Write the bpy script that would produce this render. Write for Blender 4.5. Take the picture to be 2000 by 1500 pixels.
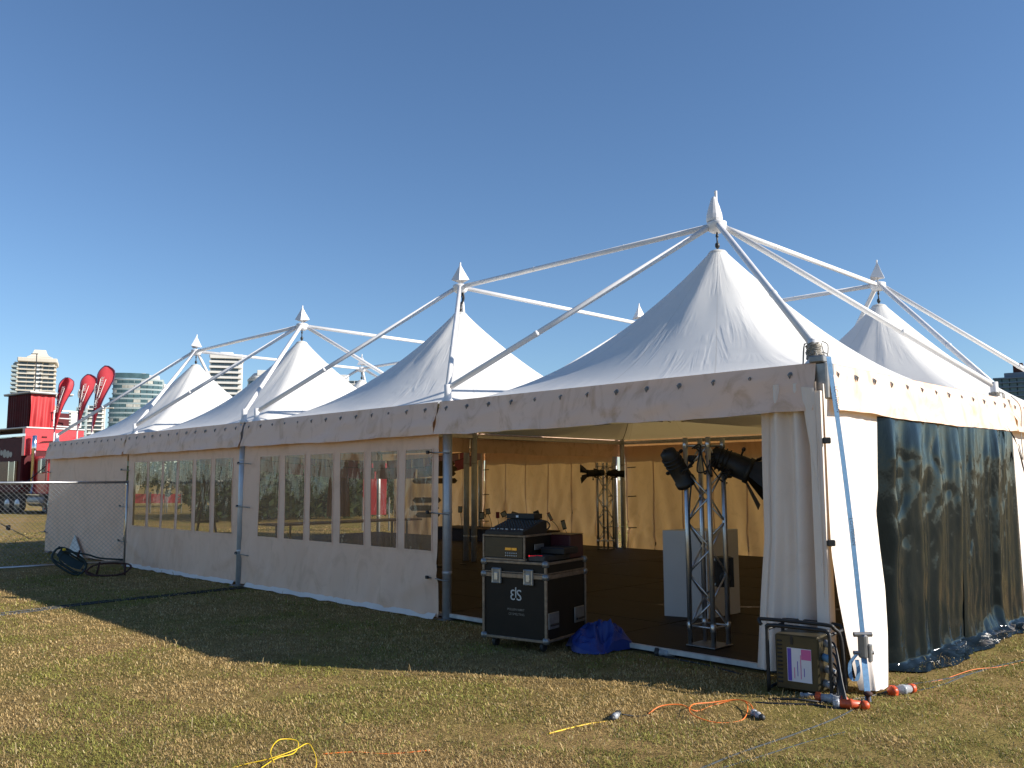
import bpy, math, random
import numpy as np
from mathutils import Vector, Matrix, noise
random.seed(7); np.random.seed(7)
for o in list(bpy.data.objects): bpy.data.objects.remove(o)
SC = bpy.context.scene; COL = SC.collection
V = Vector

# ------------------------------------------------------------------ camera
CAM = V((3.32359, -7.02258, 1.70228)); FOC = 1690.746
FW = V((-0.70615577, 0.69935861, 0.11064158)).normalized()
RT = V((0.70332337, 0.71085639, -0.00440778)); RT = (RT - FW * RT.dot(FW)).normalized()
UP = RT.cross(FW)
cd = bpy.data.cameras.new('camera'); co = bpy.data.objects.new('camera', cd); COL.objects.link(co)
cd.sensor_width = 36; cd.lens = FOC * 36 / 2000; cd.clip_end = 5000; cd.clip_start = .05
co.matrix_world = Matrix(((RT.x, UP.x, -FW.x, CAM.x), (RT.y, UP.y, -FW.y, CAM.y), (RT.z, UP.z, -FW.z, CAM.z), (0, 0, 0, 1)))
SC.camera = co
# ------------------------------------------------------------------ sky + sun + exposure
SUN = V((4.5, 2.85, 2.68)).normalized()
EL = math.asin(SUN.z); AZ = math.atan2(SUN.x, SUN.y)
w = bpy.data.worlds.new('World'); SC.world = w; w.use_nodes = True
nt = w.node_tree; sky = nt.nodes.new('ShaderNodeTexSky'); sky.sky_type = 'NISHITA'; sky.sun_disc = False
sky.sun_elevation = EL; sky.sun_rotation = AZ; sky.altitude = 0; sky.air_density = 1.0; sky.dust_density = 0.05; sky.ozone_density = 5.4
bg = nt.nodes['Background']; bg.inputs[1].default_value = .073; nt.links.new(sky.outputs[0], bg.inputs[0])
sl = bpy.data.lights.new('sun', 'SUN'); sl.energy = 4.2; sl.angle = math.radians(.53); sl.color = (1, .93, .83)
so = bpy.data.objects.new('sun', sl); COL.objects.link(so); so.rotation_euler = (-SUN).to_track_quat('-Z', 'Y').to_euler()
SC.view_settings.view_transform = 'Standard'; SC.view_settings.look = 'None'
SC.view_settings.gamma = 1; SC.view_settings.exposure = .95; SC.view_settings.use_curve_mapping = False
SC.render.engine = 'CYCLES'
try: SC.cycles.max_bounces = 10; SC.cycles.transparent_max_bounces = 16
except Exception: pass

# ------------------------------------------------------------------ placing helpers (pixel of the 2000 px photo -> a real point)
def ray(px, py): return FW + RT * ((px - 1000) / FOC) - UP * ((py - 750) / FOC)
def at(px, py, axis, val):
    d = ray(px, py); return CAM + d * ((val - CAM[axis]) / d[axis])
FH = V((FW.x, FW.y, 0)).normalized(); RH = V((FH.y, -FH.x, 0))
def far(px, py, D):                       # point at horizontal forward distance D
    d = ray(px, py); return CAM + d * (D / d.dot(FH))

# ------------------------------------------------------------------ materials
def mat(name, col=(.5, .5, .5), rough=.6, metal=0., spec=.5, var=0., vscale=4., bump=0., bscale=30., emit=None, alpha=None, c2=None, detail=6., stretch=None, trans=0., tcol=None, coord='Object', coat=0.):
    m = bpy.data.materials.new(name); m.use_nodes = True; n = m.node_tree.nodes; L = m.node_tree.links
    b = n['Principled BSDF']; b.inputs['Base Color'].default_value = (*col, 1); b.inputs['Roughness'].default_value = rough
    b.inputs['Metallic'].default_value = metal; b.inputs['Specular IOR Level'].default_value = spec
    if coat: b.inputs['Coat Weight'].default_value = coat; b.inputs['Coat Roughness'].default_value = .05
    tc = n.new('ShaderNodeTexCoord'); vec = tc.outputs[coord]
    if stretch:
        mp = n.new('ShaderNodeMapping'); mp.inputs['Scale'].default_value = stretch; L.new(vec, mp.inputs[0]); vec = mp.outputs[0]
    colout = None
    if var or c2:
        t = n.new('ShaderNodeTexNoise'); t.inputs['Scale'].default_value = vscale; t.inputs['Detail'].default_value = detail; L.new(vec, t.inputs['Vector'])
        r = n.new('ShaderNodeValToRGB'); r.color_ramp.elements[0].position = .35; r.color_ramp.elements[1].position = .68
        a = c2 if c2 else tuple(c * (1 - var) for c in col); r.color_ramp.elements[0].color = (*a, 1); r.color_ramp.elements[1].color = (*col, 1)
        L.new(t.outputs['Fac'], r.inputs[0]); L.new(r.outputs[0], b.inputs['Base Color']); colout = r.outputs[0]
    if bump:
        t2 = n.new('ShaderNodeTexNoise'); t2.inputs['Scale'].default_value = bscale; t2.inputs['Detail'].default_value = 5; L.new(vec, t2.inputs['Vector'])
        bp = n.new('ShaderNodeBump'); bp.inputs['Strength'].default_value = bump; bp.inputs['Distance'].default_value = .02; L.new(t2.outputs['Fac'], bp.inputs['Height']); L.new(bp.outputs[0], b.inputs['Normal'])
    if emit: b.inputs['Emission Color'].default_value = (*emit[0], 1); b.inputs['Emission Strength'].default_value = emit[1]
    if trans:
        ts = n.new('ShaderNodeBsdfTranslucent'); ts.inputs[0].default_value = (*(tcol or col), 1)
        mx = n.new('ShaderNodeMixShader'); mx.inputs[0].default_value = trans
        L.new(b.outputs[0], mx.inputs[1]); L.new(ts.outputs[0], mx.inputs[2]); L.new(mx.outputs[0], n['Material Output'].inputs[0])
    return m
M = {}
def canvas_roof():
    m = mat('roof_canvas', (.8, .79, .76), .45, var=.05, vscale=1.2, trans=.10, tcol=(.90, .66, .28))
    n = m.node_tree.nodes; L = m.node_tree.links; b = n['Principled BSDF']
    uv = n.new('ShaderNodeUVMap'); mp = n.new('ShaderNodeMapping'); mp.inputs['Scale'].default_value = (30, 1.7, 1); L.new(uv.outputs[0], mp.inputs[0])
    t = n.new('ShaderNodeTexNoise'); t.inputs['Scale'].default_value = 1.0; t.inputs['Detail'].default_value = 4; t.inputs['Distortion'].default_value = 1.2; L.new(mp.outputs[0], t.inputs['Vector'])
    mp2 = n.new('ShaderNodeMapping'); mp2.inputs['Scale'].default_value = (7, 5, 1); L.new(uv.outputs[0], mp2.inputs[0])
    t2 = n.new('ShaderNodeTexNoise'); t2.inputs['Scale'].default_value = 1.0; t2.inputs['Detail'].default_value = 2; L.new(mp2.outputs[0], t2.inputs['Vector'])
    r = n.new('ShaderNodeValToRGB'); r.color_ramp.elements[0].position = .42; r.color_ramp.elements[1].position = .66; L.new(t2.outputs['Fac'], r.inputs[0])
    ri = n.new('ShaderNodeMapRange'); ri.inputs[1].default_value = .42; ri.inputs[2].default_value = .58; L.new(t.outputs['Fac'], ri.inputs[0])
    mu = n.new('ShaderNodeMath'); mu.operation = 'MULTIPLY'; L.new(ri.outputs[0], mu.inputs[0]); L.new(r.outputs[0], mu.inputs[1])
    sx = n.new('ShaderNodeSeparateXYZ'); L.new(uv.outputs[0], sx.inputs[0])
    m8 = n.new('ShaderNodeMath'); m8.operation = 'MULTIPLY'; m8.inputs[1].default_value = 6.; L.new(sx.outputs[0], m8.inputs[0])
    fr = n.new('ShaderNodeMath'); fr.operation = 'FRACT'; L.new(m8.outputs[0], fr.inputs[0])
    lt_ = n.new('ShaderNodeMath'); lt_.operation = 'LESS_THAN'; lt_.inputs[1].default_value = .012; L.new(fr.outputs[0], lt_.inputs[0])
    mxs = n.new('ShaderNodeMix'); mxs.data_type = 'RGBA'; mxs.inputs['B'].default_value = (.66, .64, .60, 1); L.new(b.inputs['Base Color'].links[0].from_socket, mxs.inputs['A']); L.new(lt_.outputs[0], mxs.inputs['Factor']); L.new(mxs.outputs['Result'], b.inputs['Base Color'])
    bp = n.new('ShaderNodeBump'); bp.inputs['Strength'].default_value = .2; bp.inputs['Distance'].default_value = .02; L.new(mu.outputs[0], bp.inputs['Height']); L.new(bp.outputs[0], b.inputs['Normal'])
    return m
M['roof'] = canvas_roof()
def canvas_wall(name, col, dirt, tr, amt):
    m = mat(name, col, .6, var=.06, vscale=1.5, trans=tr, tcol=(.90, .56, .19), bump=.12, bscale=7, stretch=(1, 1, .35))
    n = m.node_tree.nodes; L = m.node_tree.links; b = n['Principled BSDF']
    tc = n.new('ShaderNodeTexCoord'); mp = n.new('ShaderNodeMapping'); mp.inputs['Scale'].default_value = (2.2, 2.2, 1.5); L.new(tc.outputs['Object'], mp.inputs[0])
    t = n.new('ShaderNodeTexNoise'); t.inputs['Scale'].default_value = 1.3; t.inputs['Detail'].default_value = 8; t.inputs['Roughness'].default_value = .65; t.inputs['Distortion'].default_value = 1.5; L.new(mp.outputs[0], t.inputs['Vector'])
    r = n.new('ShaderNodeValToRGB'); r.color_ramp.elements[0].position = .5; r.color_ramp.elements[0].color = (0, 0, 0, 1); r.color_ramp.elements[1].position = .75; r.color_ramp.elements[1].color = (amt, amt, amt, 1); L.new(t.outputs['Fac'], r.inputs[0])
    mx = n.new('ShaderNodeMix'); mx.data_type = 'RGBA'; src = b.inputs['Base Color'].links[0].from_socket
    L.new(src, mx.inputs['A']); mx.inputs['B'].default_value = (*dirt, 1); L.new(r.outputs[0], mx.inputs['Factor']); L.new(mx.outputs['Result'], b.inputs['Base Color'])
    return m
M['wall'] = canvas_wall('wall_canvas', (.90, .615, .455), (.50, .29, .16), .10, .45)
M['valance'] = canvas_wall('valance_canvas', (.90, .635, .485), (.48, .26, .11), .10, .75)
M['curtain'] = canvas_wall('curtain_canvas', (.85, .75, .67), (.55, .45, .36), .09, .25)
M['seam'] = mat('doubled_canvas', (.30, .22, .14), .7, trans=.03, tcol=(.6, .4, .2))
def pane_mat():
    m = bpy.data.materials.new('clear_vinyl'); m.use_nodes = True; n = m.node_tree.nodes; L = m.node_tree.links
    n.remove(n['Principled BSDF'])
    tr = n.new('ShaderNodeBsdfTransparent'); tr.inputs[0].default_value = (.66, .64, .57, 1)
    gl = n.new('ShaderNodeBsdfGlossy'); gl.inputs['Roughness'].default_value = .06
    tc = n.new('ShaderNodeTexCoord'); mp = n.new('ShaderNodeMapping'); mp.inputs['Scale'].default_value = (9, 9, 1.6); L.new(tc.outputs['Object'], mp.inputs[0])
    t = n.new('ShaderNodeTexNoise'); t.inputs['Scale'].default_value = 1; t.inputs['Detail'].default_value = 3; t.inputs['Distortion'].default_value = .8; L.new(mp.outputs[0], t.inputs['Vector'])
    bp = n.new('ShaderNodeBump'); bp.inputs['Strength'].default_value = .55; bp.inputs['Distance'].default_value = .03; L.new(t.outputs['Fac'], bp.inputs['Height']); L.new(bp.outputs[0], gl.inputs['Normal'])
    fr = n.new('ShaderNodeFresnel'); fr.inputs['IOR'].default_value = 1.5; L.new(bp.outputs[0], fr.inputs['Normal'])
    mr = n.new('ShaderNodeMath'); mr.operation = 'MULTIPLY_ADD'; mr.inputs[1].default_value = .9; mr.inputs[2].default_value = .02; L.new(fr.outputs[0], mr.inputs[0])
    mx = n.new('ShaderNodeMixShader'); L.new(mr.outputs[0], mx.inputs[0]); L.new(tr.outputs[0], mx.inputs[1]); L.new(gl.outputs[0], mx.inputs[2]); df = n.new('ShaderNodeBsdfDiffuse'); df.inputs[0].default_value = (.55, .44, .38, 1)
    hz = n.new('ShaderNodeTexNoise'); hz.inputs['Scale'].default_value = .9; hz.inputs['Detail'].default_value = 5; L.new(mp.outputs[0], hz.inputs['Vector'])
    hr = n.new('ShaderNodeMapRange'); hr.inputs[1].default_value = .3; hr.inputs[2].default_value = .75; hr.inputs[3].default_value = .06; hr.inputs[4].default_value = .24; L.new(hz.outputs['Fac'], hr.inputs[0])
    m3 = n.new('ShaderNodeMixShader'); L.new(hr.outputs[0], m3.inputs[0]); L.new(mx.outputs[0], m3.inputs[1]); L.new(df.outputs[0], m3.inputs[2]); L.new(m3.outputs[0], n['Material Output'].inputs[0])
    return m
M['pane'] = pane_mat()
M['tube'] = mat('white_painted_tube', (.76, .75, .75), .35, var=.08, vscale=6, spec=.5)
M['leg'] = mat('galvanised_leg', (.55, .57, .6), .42, .35, var=.15, vscale=9)
M['alu'] = mat('aluminium', (.6, .6, .6), .32, .85, var=.12, vscale=14, bump=.05, bscale=60)
M['worn_bounce'] = mat('worn_bounce_toned_aluminium', (.34, .26, .19), .5, .6, var=.4, vscale=18, bump=.1, bscale=50)  # orange bounce off the sunlit grass put into the mottled trim colour
M['steel'] = mat('dull_steel', (.3, .3, .3), .45, .7, var=.25, vscale=12)
M['dark'] = mat('dark_metal', (.045, .047, .05), .5, .3, var=.3, vscale=20)
M['black'] = mat('black_paint', (.012, .012, .013), .55, var=.4, vscale=20)
M['rubber'] = mat('black_rubber', (.015, .015, .016), .6)
M['sheet'] = mat('black_plastic_sheet', (.006, .010, .012), .085, spec=.5, bump=.10, bscale=26, stretch=(1, 1.3, .7))
M['sheet'].node_tree.nodes['Principled BSDF'].inputs['IOR'].default_value = 1.3
M['rope'] = mat('rope', (.42, .39, .34), .8, var=.4, vscale=60, bump=.4, bscale=120)
M['strap'] = mat('blue_webbing', (.17, .36, .60), .7, var=.2, vscale=40, bump=.2, bscale=200)
M['tarp'] = mat('blue_tarpaulin', (.014, .040, .22), .5, var=.25, vscale=5, bump=.15, bscale=30)
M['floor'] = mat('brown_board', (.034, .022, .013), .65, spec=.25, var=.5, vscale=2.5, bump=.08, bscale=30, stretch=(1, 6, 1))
M['trim'] = mat('white_trim', (.6, .6, .58), .5, var=.3, vscale=9)
M['caseblk'] = mat('case_laminate', (.016, .011, .007), .55, spec=.3, var=.3, vscale=6, bump=.08, bscale=120)
M['brown'] = mat('brown_panel', (.06, .038, .014), .4, var=.25, vscale=8, stretch=(1, 1, 8))
M['white'] = mat('white_board', (.7, .68, .66), .55, var=.06, vscale=3)
M['print'] = mat('pale_print', (.55, .55, .53), .6)
M['maroon'] = mat('maroon_box', (.07, .008, .012), .45, var=.2, vscale=8)
M['redled'] = mat('red_led', (.3, .0, .01), .4, emit=((1, .02, .04), .35))
M['amber'] = mat('amber_display', (.5, .25, .02), .4, emit=((1, .5, .05), .08))
M['greenmetal'] = mat('green_painted_steel', (.010, .026, .022), .5, var=.4, vscale=14)
M['rust'] = mat('rusty_steel', (.08, .03, .022), .8, var=.4, vscale=20)
M['yellow'] = mat('yellow_cable', (.75, .5, .02), .45)
M['orange'] = mat('orange_cable', (.75, .18, .03), .5)
M['plugo'] = mat('orange_plastic', (.62, .085, .02), .45, var=.25, vscale=30)
M['plugg'] = mat('clear_grey_plastic', (.4, .42, .45), .2, spec=.6, var=.3, vscale=30)
M['greycable'] = mat('grey_cable', (.06, .07, .075), .7, spec=.25, var=.3, vscale=30)
M['blackcable'] = mat('black_cable', (.014, .014, .016), .45)
M['olive'] = mat('olive_steel_box', (.07, .058, .03), .38, .25, var=.3, vscale=7, bump=.06, bscale=40)
M['paper'] = mat('white_paper', (.72, .70, .74), .6, var=.05)
M['purple'] = mat('purple_ink', (.12, .07, .42), .6)
M['pink'] = mat('pink_ink', (.6, .12, .32), .6)
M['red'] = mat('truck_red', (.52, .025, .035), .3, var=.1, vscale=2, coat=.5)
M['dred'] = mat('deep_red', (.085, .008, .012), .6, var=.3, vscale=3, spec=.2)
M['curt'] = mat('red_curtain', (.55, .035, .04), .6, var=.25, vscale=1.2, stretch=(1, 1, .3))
M['chrome'] = mat('chrome', (.75, .75, .77), .12, 1.)
M['wood'] = mat('varnished_wood', (.28, .13, .04), .45, var=.4, vscale=3, stretch=(1, 1, 6))
M['glassdk'] = mat('dark_glass', (.015, .02, .03), .06, spec=.7)
M['tyre'] = mat('tyre', (.02, .02, .02), .8)
M['amberl'] = mat('amber_lens', (.8, .28, .02), .25)
M['flag'] = mat('red_flag_cloth', (.70, .065, .085), .6, var=.12, vscale=1.5, trans=.3, tcol=(.8, .06, .08))
M['flagedge'] = mat('dark_flag_hem', (.08, .03, .08), .7)
M['wtext'] = mat('white_print', (.8, .78, .76), .6)
M['concrete'] = mat('pale_concrete', (.62, .57, .48), .8, var=.12, vscale=.08)
M['bwhite'] = mat('white_concrete', (.72, .71, .68), .75, var=.1, vscale=.08)
M['bglass'] = mat('building_glass', (.07, .10, .12), .12, spec=.6, var=.5, vscale=.25)
M['bglass2'] = mat('teal_building_glass', (.08, .15, .17), .15, spec=.6, var=.4, vscale=.2)
M['curtw'] = mat('pale_blind', (.55, .55, .5), .7, var=.4, vscale=.3)
M['bslab'] = mat('grey_green_slab', (.33, .40, .41), .7, var=.1, vscale=.1)
M['bblue'] = mat('blue_grey_slab', (.12, .18, .25), .6)
M['bark'] = mat('bark', (.06, .045, .03), .9, var=.4, vscale=8, bump=.5, bscale=20)
M['leaf'] = mat('leaf', (.05, .075, .025), .6, var=.5, vscale=1.2, trans=.2, tcol=(.1, .14, .03))
M['leaf2'] = mat('leaf_dry', (.09, .08, .035), .6, var=.5, vscale=1.2, trans=.2, tcol=(.14, .12, .04))
M['mauve'] = mat('mauve_cloth', (.42, .26, .32), .7, trans=.2, var=.15)
M['pinkcloth'] = mat('pink_cloth', (.45, .12, .17), .7, trans=.2, var=.2)
M['reflectcloth'] = mat('amber_reflection_cloth', (.40, .16, .02), .6, trans=.25, var=.4, vscale=2)
M['brsign'] = mat('brown_sign_board', (.16, .10, .04), .6, var=.3, vscale=5)
M['card'] = mat('card_face', (.42, .46, .44), .5, var=.2, vscale=20, trans=.2)
M['cardedge'] = mat('dark_card_border', (.02, .03, .035), .5)
M['cardred'] = mat('red_card_border', (.2, .02, .03), .5)
M['skirt'] = mat('dark_stage_skirt', (.03, .014, .02), .8, var=.3, vscale=3)
M['ground'] = None

# ------------------------------------------------------------------ mesh helpers
OFF = {}
def tag(o, label, cat, group=None):
    o['label'] = label; o['category'] = cat
    if group: o['group'] = group
    return o
def thing(name, label, cat, loc=(0, 0, 0), rz=0, group=None, local=False):
    o = bpy.data.objects.new(name, None); COL.objects.link(o); o.location = loc; o.rotation_euler = (0, 0, rz); o.empty_display_size = .1
    OFF[o.name] = V((0, 0, 0)) if local else V(loc)
    return tag(o, label, cat, group)
class MB:
    def __init__(s): s.v = []; s.f = []; s.uv = None
    def add(s, vs, fs):
        k = len(s.v); s.v += [tuple(x) for x in vs]; s.f += [tuple(i + k for i in f) for f in fs]; return s
    def box(s, a, b):
        (x0, y0, z0), (x1, y1, z1) = a, b
        return s.add([(x0, y0, z0), (x1, y0, z0), (x1, y1, z0), (x0, y1, z0), (x0, y0, z1), (x1, y0, z1), (x1, y1, z1), (x0, y1, z1)],
                     [(0, 3, 2, 1), (4, 5, 6, 7), (0, 1, 5, 4), (1, 2, 6, 5), (2, 3, 7, 6), (3, 0, 4, 7)])
    def bbox(s, a, b, c=.01):             # box with chamfered edges
        a = V(a); b = V(b); ctr = (a + b) / 2; h = (b - a) / 2
        pts = []
        for ax in range(3):
            for sg in (-1, 1):
                for s1 in (-1, 1):
                    for s2 in (-1, 1):
                        p = [0, 0, 0]; p[ax] = sg * h[ax]; p[(ax + 1) % 3] = s1 * (h[(ax + 1) % 3] - c); p[(ax + 2) % 3] = s2 * (h[(ax + 2) % 3] - c); pts.append(V(p) + ctr)
        import bmesh
        bm = bmesh.new()
        for p in pts: bm.verts.new(p)
        bmesh.ops.convex_hull(bm, input=bm.verts)
        bm.verts.index_update(); s.add([v.co for v in bm.verts], [[v.index for v in f.verts] for f in bm.faces]); bm.free(); return s
    def tube(s, pts, r, n=8, closed=False, cap=True):
        pts = [V(p) for p in pts]; m = len(pts); k = len(s.v); rs = r if isinstance(r, (list, tuple)) else [r] * m
        prev = None
        for i, p in enumerate(pts):
            a = pts[(i - 1) % m] if (closed or i > 0) else p; b = pts[(i + 1) % m] if (closed or i < m - 1) else p
            t = (b - a).normalized() if (b - a).length > 1e-9 else V((0, 0, 1))
            if prev is None: prev = t.orthogonal().normalized()
            prev = prev - t * prev.dot(t); prev = prev.normalized() if prev.length > 1e-6 else t.orthogonal().normalized()
            q = t.cross(prev)
            for j in range(n):
                an = 2 * math.pi * j / n; s.v.append(tuple(p + (prev * math.cos(an) + q * math.sin(an)) * rs[i]))
        for i in range(m if closed else m - 1):
            for j in range(n):
                a = k + i * n + j; b = k + i * n + (j + 1) % n; c = k + ((i + 1) % m) * n + (j + 1) % n; d = k + ((i + 1) % m) * n + j; s.f.append((a, b, c, d))
        if cap and not closed: s.f.append(tuple(k + j for j in range(n))[::-1]); s.f.append(tuple(k + (m - 1) * n + j for j in range(n)))
        return s
    def cyl(s, a, b, r, n=12): return s.tube([a, b], r, n)
    def lathe(s, prof, o=(0, 0, 0), axis=(0, 0, 1), n=16):
        ax = V(axis).normalized(); u = ax.orthogonal().normalized(); q = ax.cross(u); k = len(s.v); o = V(o)
        for r, h in prof:
            for j in range(n):
                a = 2 * math.pi * j / n; s.v.append(tuple(o + ax * h + (u * math.cos(a) + q * math.sin(a)) * r))
        for i in range(len(prof) - 1):
            for j in range(n): s.f.append((k + i * n + j, k + i * n + (j + 1) % n, k + (i + 1) * n + (j + 1) % n, k + (i + 1) * n + j))
        s.f.append(tuple(k + j for j in range(n))[::-1]); s.f.append(tuple(k + (len(prof) - 1) * n + j for j in range(n))); return s
    def grid(s, nu, nv, fn, skip=None):
        k = len(s.v)
        for i in range(nu + 1):
            for j in range(nv + 1): s.v.append(tuple(fn(i / nu, j / nv)))
        for i in range(nu):
            for j in range(nv):
                if skip and skip(i, j): continue
                a = k + i * (nv + 1) + j; s.f.append((a, a + nv + 1, a + nv + 2, a + 1))
        return s
    def prism(s, poly, thick, frame=None):  # poly in local xz, thickness along y
        n = len(poly); vs = [(x, -thick / 2, z) for x, z in poly] + [(x, thick / 2, z) for x, z in poly]
        fs = [tuple(range(n)), tuple(range(2 * n - 1, n - 1, -1))] + [(i, i + n, (i + 1) % n + n, (i + 1) % n) for i in range(n)]
        if frame: vs = [frame @ V(v) for v in vs]
        return s.add(vs, fs)
    def build(s, name, m, parent=None, smooth=False, loc=None, uvs=None):
        me = bpy.data.meshes.new(name); off = OFF.get(parent.name, V((0, 0, 0))) if parent else V(loc or (0, 0, 0))
        me.from_pydata([tuple(V(p) - off) for p in s.v], [], s.f); me.materials.append(m); me.update()
        if smooth: me.polygons.foreach_set('use_smooth', [True] * len(me.polygons))
        if uvs:
            lay = me.uv_layers.new(name='UVMap')
            for lp in me.loops: lay.data[lp.index].uv = uvs[lp.vertex_index]
        o = bpy.data.objects.new(name, me); COL.objects.link(o)
        if parent: o.parent = parent; OFF[o.name] = off
        else: o.location = off
        return o
def inst(name, me, parent, p, rot=None, scale=None):
    o = bpy.data.objects.new(name, me); COL.objects.link(o); o.parent = parent; o.location = V(p) - OFF.get(parent.name, V((0, 0, 0)))
    if rot is not None: o.rotation_euler = rot
    if scale is not None: o.scale = scale
    return o
def mesh_of(mb, name, m, smooth=False):
    me = bpy.data.meshes.new(name); me.from_pydata(mb.v, [], mb.f); me.materials.append(m); me.update()
    if smooth: me.polygons.foreach_set('use_smooth', [True] * len(me.polygons))
    return me
def single(name, mb, m, label, cat, loc, group=None, smooth=False):
    o = mb.build(name, m, None, smooth, loc=loc); return tag(o, label, cat, group)
def struct(name, mb, m, loc=(0, 0, 0), parent=None):
    o = mb.build(name, m, parent, loc=loc); 
    if not parent: o['kind'] = 'structure'; OFF[o.name] = V(loc)
    return o
def smooth_path(pts, k=6):
    pts = [V(p) for p in pts]; out = []
    for i in range(len(pts) - 1):
        p0 = pts[max(i - 1, 0)]; p1 = pts[i]; p2 = pts[i + 1]; p3 = pts[min(i + 2, len(pts) - 1)]
        for j in range(k):
            t = j / k; out.append(.5 * ((2 * p1) + (p2 - p0) * t + (2 * p0 - 5 * p1 + 4 * p2 - p3) * t * t + (3 * p1 - p0 - 3 * p2 + p3) * t ** 3))
    out.append(pts[-1]); return out
def nz(x, y, z=0.): return noise.noise(V((x, y, z)))
def text_mesh(body, size, name='lettering', depth=.0):
    c = bpy.data.curves.new(name, 'FONT'); c.body = body; c.size = size; c.align_x = 'CENTER'; c.align_y = 'CENTER'; c.extrude = depth; c.resolution_u = 3
    o = bpy.data.objects.new('tmp', c); COL.objects.link(o); dg = bpy.context.evaluated_depsgraph_get(); dg.update()
    me = bpy.data.meshes.new_from_object(o.evaluated_get(dg)); bpy.data.objects.remove(o); bpy.data.curves.remove(c); me.name = name; return me
def put_text(body, size, m, parent, p, xdir, ydir, name='lettering', mirror=False):
    me = text_mesh(body, size); me.materials.clear(); me.materials.append(m)
    x = V(xdir).normalized(); y = V(ydir); y = (y - x * y.dot(x)).normalized(); zz = x.cross(y)
    if mirror: x = -x
    off = OFF.get(parent.name, V((0, 0, 0)))
    for v in me.vertices: c = v.co.copy(); v.co = (V(p) - off) + x * c.x + y * c.y + zz * c.z
    o = bpy.data.objects.new(name, me); COL.objects.link(o); o.parent = parent; return o

# ================================================================== SETTING
def ground_mat():
    m = bpy.data.materials.new('dry_turf'); m.use_nodes = True; n = m.node_tree.nodes; L = m.node_tree.links; b = n['Principled BSDF']; b.inputs['Roughness'].default_value = .95; b.inputs['Specular IOR Level'].default_value = .1
    tc = n.new('ShaderNodeTexCoord')
    def ns(sc, det=8, ro=.6):
        t = n.new('ShaderNodeTexNoise'); t.inputs['Scale'].default_value = sc; t.inputs['Detail'].default_value = det; t.inputs['Roughness'].default_value = ro; L.new(tc.outputs['Object'], t.inputs['Vector']); return t.outputs['Fac']
    def ramp(f, a, ca, bb, cb):
        r = n.new('ShaderNodeValToRGB'); r.color_ramp.elements[0].position = a; r.color_ramp.elements[0].color = (*ca, 1); r.color_ramp.elements[1].position = bb; r.color_ramp.elements[1].color = (*cb, 1); L.new(f, r.inputs[0]); return r.outputs[0]
    big = ramp(ns(.5, 6), .40, (.34, .24, .11), .64, (.23, .20, .06))
    fine = ramp(ns(55, 6, .7), .36, (.5, .47, .43), .66, (1.35, 1.3, 1.2))
    mid = ramp(ns(6, 6), .3, (.7, .68, .66), .7, (1.15, 1.15, 1.1))
    m1 = n.new('ShaderNodeMix'); m1.data_type = 'RGBA'; m1.blend_type = 'MULTIPLY'; m1.inputs['Factor'].default_value = 1; L.new(big, m1.inputs['A']); L.new(fine, m1.inputs['B'])
    m2 = n.new('ShaderNodeMix'); m2.data_type = 'RGBA'; m2.blend_type = 'MULTIPLY'; m2.inputs['Factor'].default_value = 1; L.new(m1.outputs['Result'], m2.inputs['A']); L.new(mid, m2.inputs['B'])
    L.new(m2.outputs['Result'], b.inputs['Base Color'])
    bp = n.new('ShaderNodeBump'); bp.inputs['Strength'].default_value = .9; bp.inputs['Distance'].default_value = .03; L.new(ns(40, 6, .7), bp.inputs['Height']); L.new(bp.outputs[0], b.inputs['Normal'])
    return m
gb = MB(); R0 = 2500
gb.add([(-R0, -R0, 0), (R0, -R0, 0), (R0, R0, 0), (-R0, R0, 0)], [(0, 1, 2, 3)])
GROUND = struct('ground', gb, ground_mat())

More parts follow.
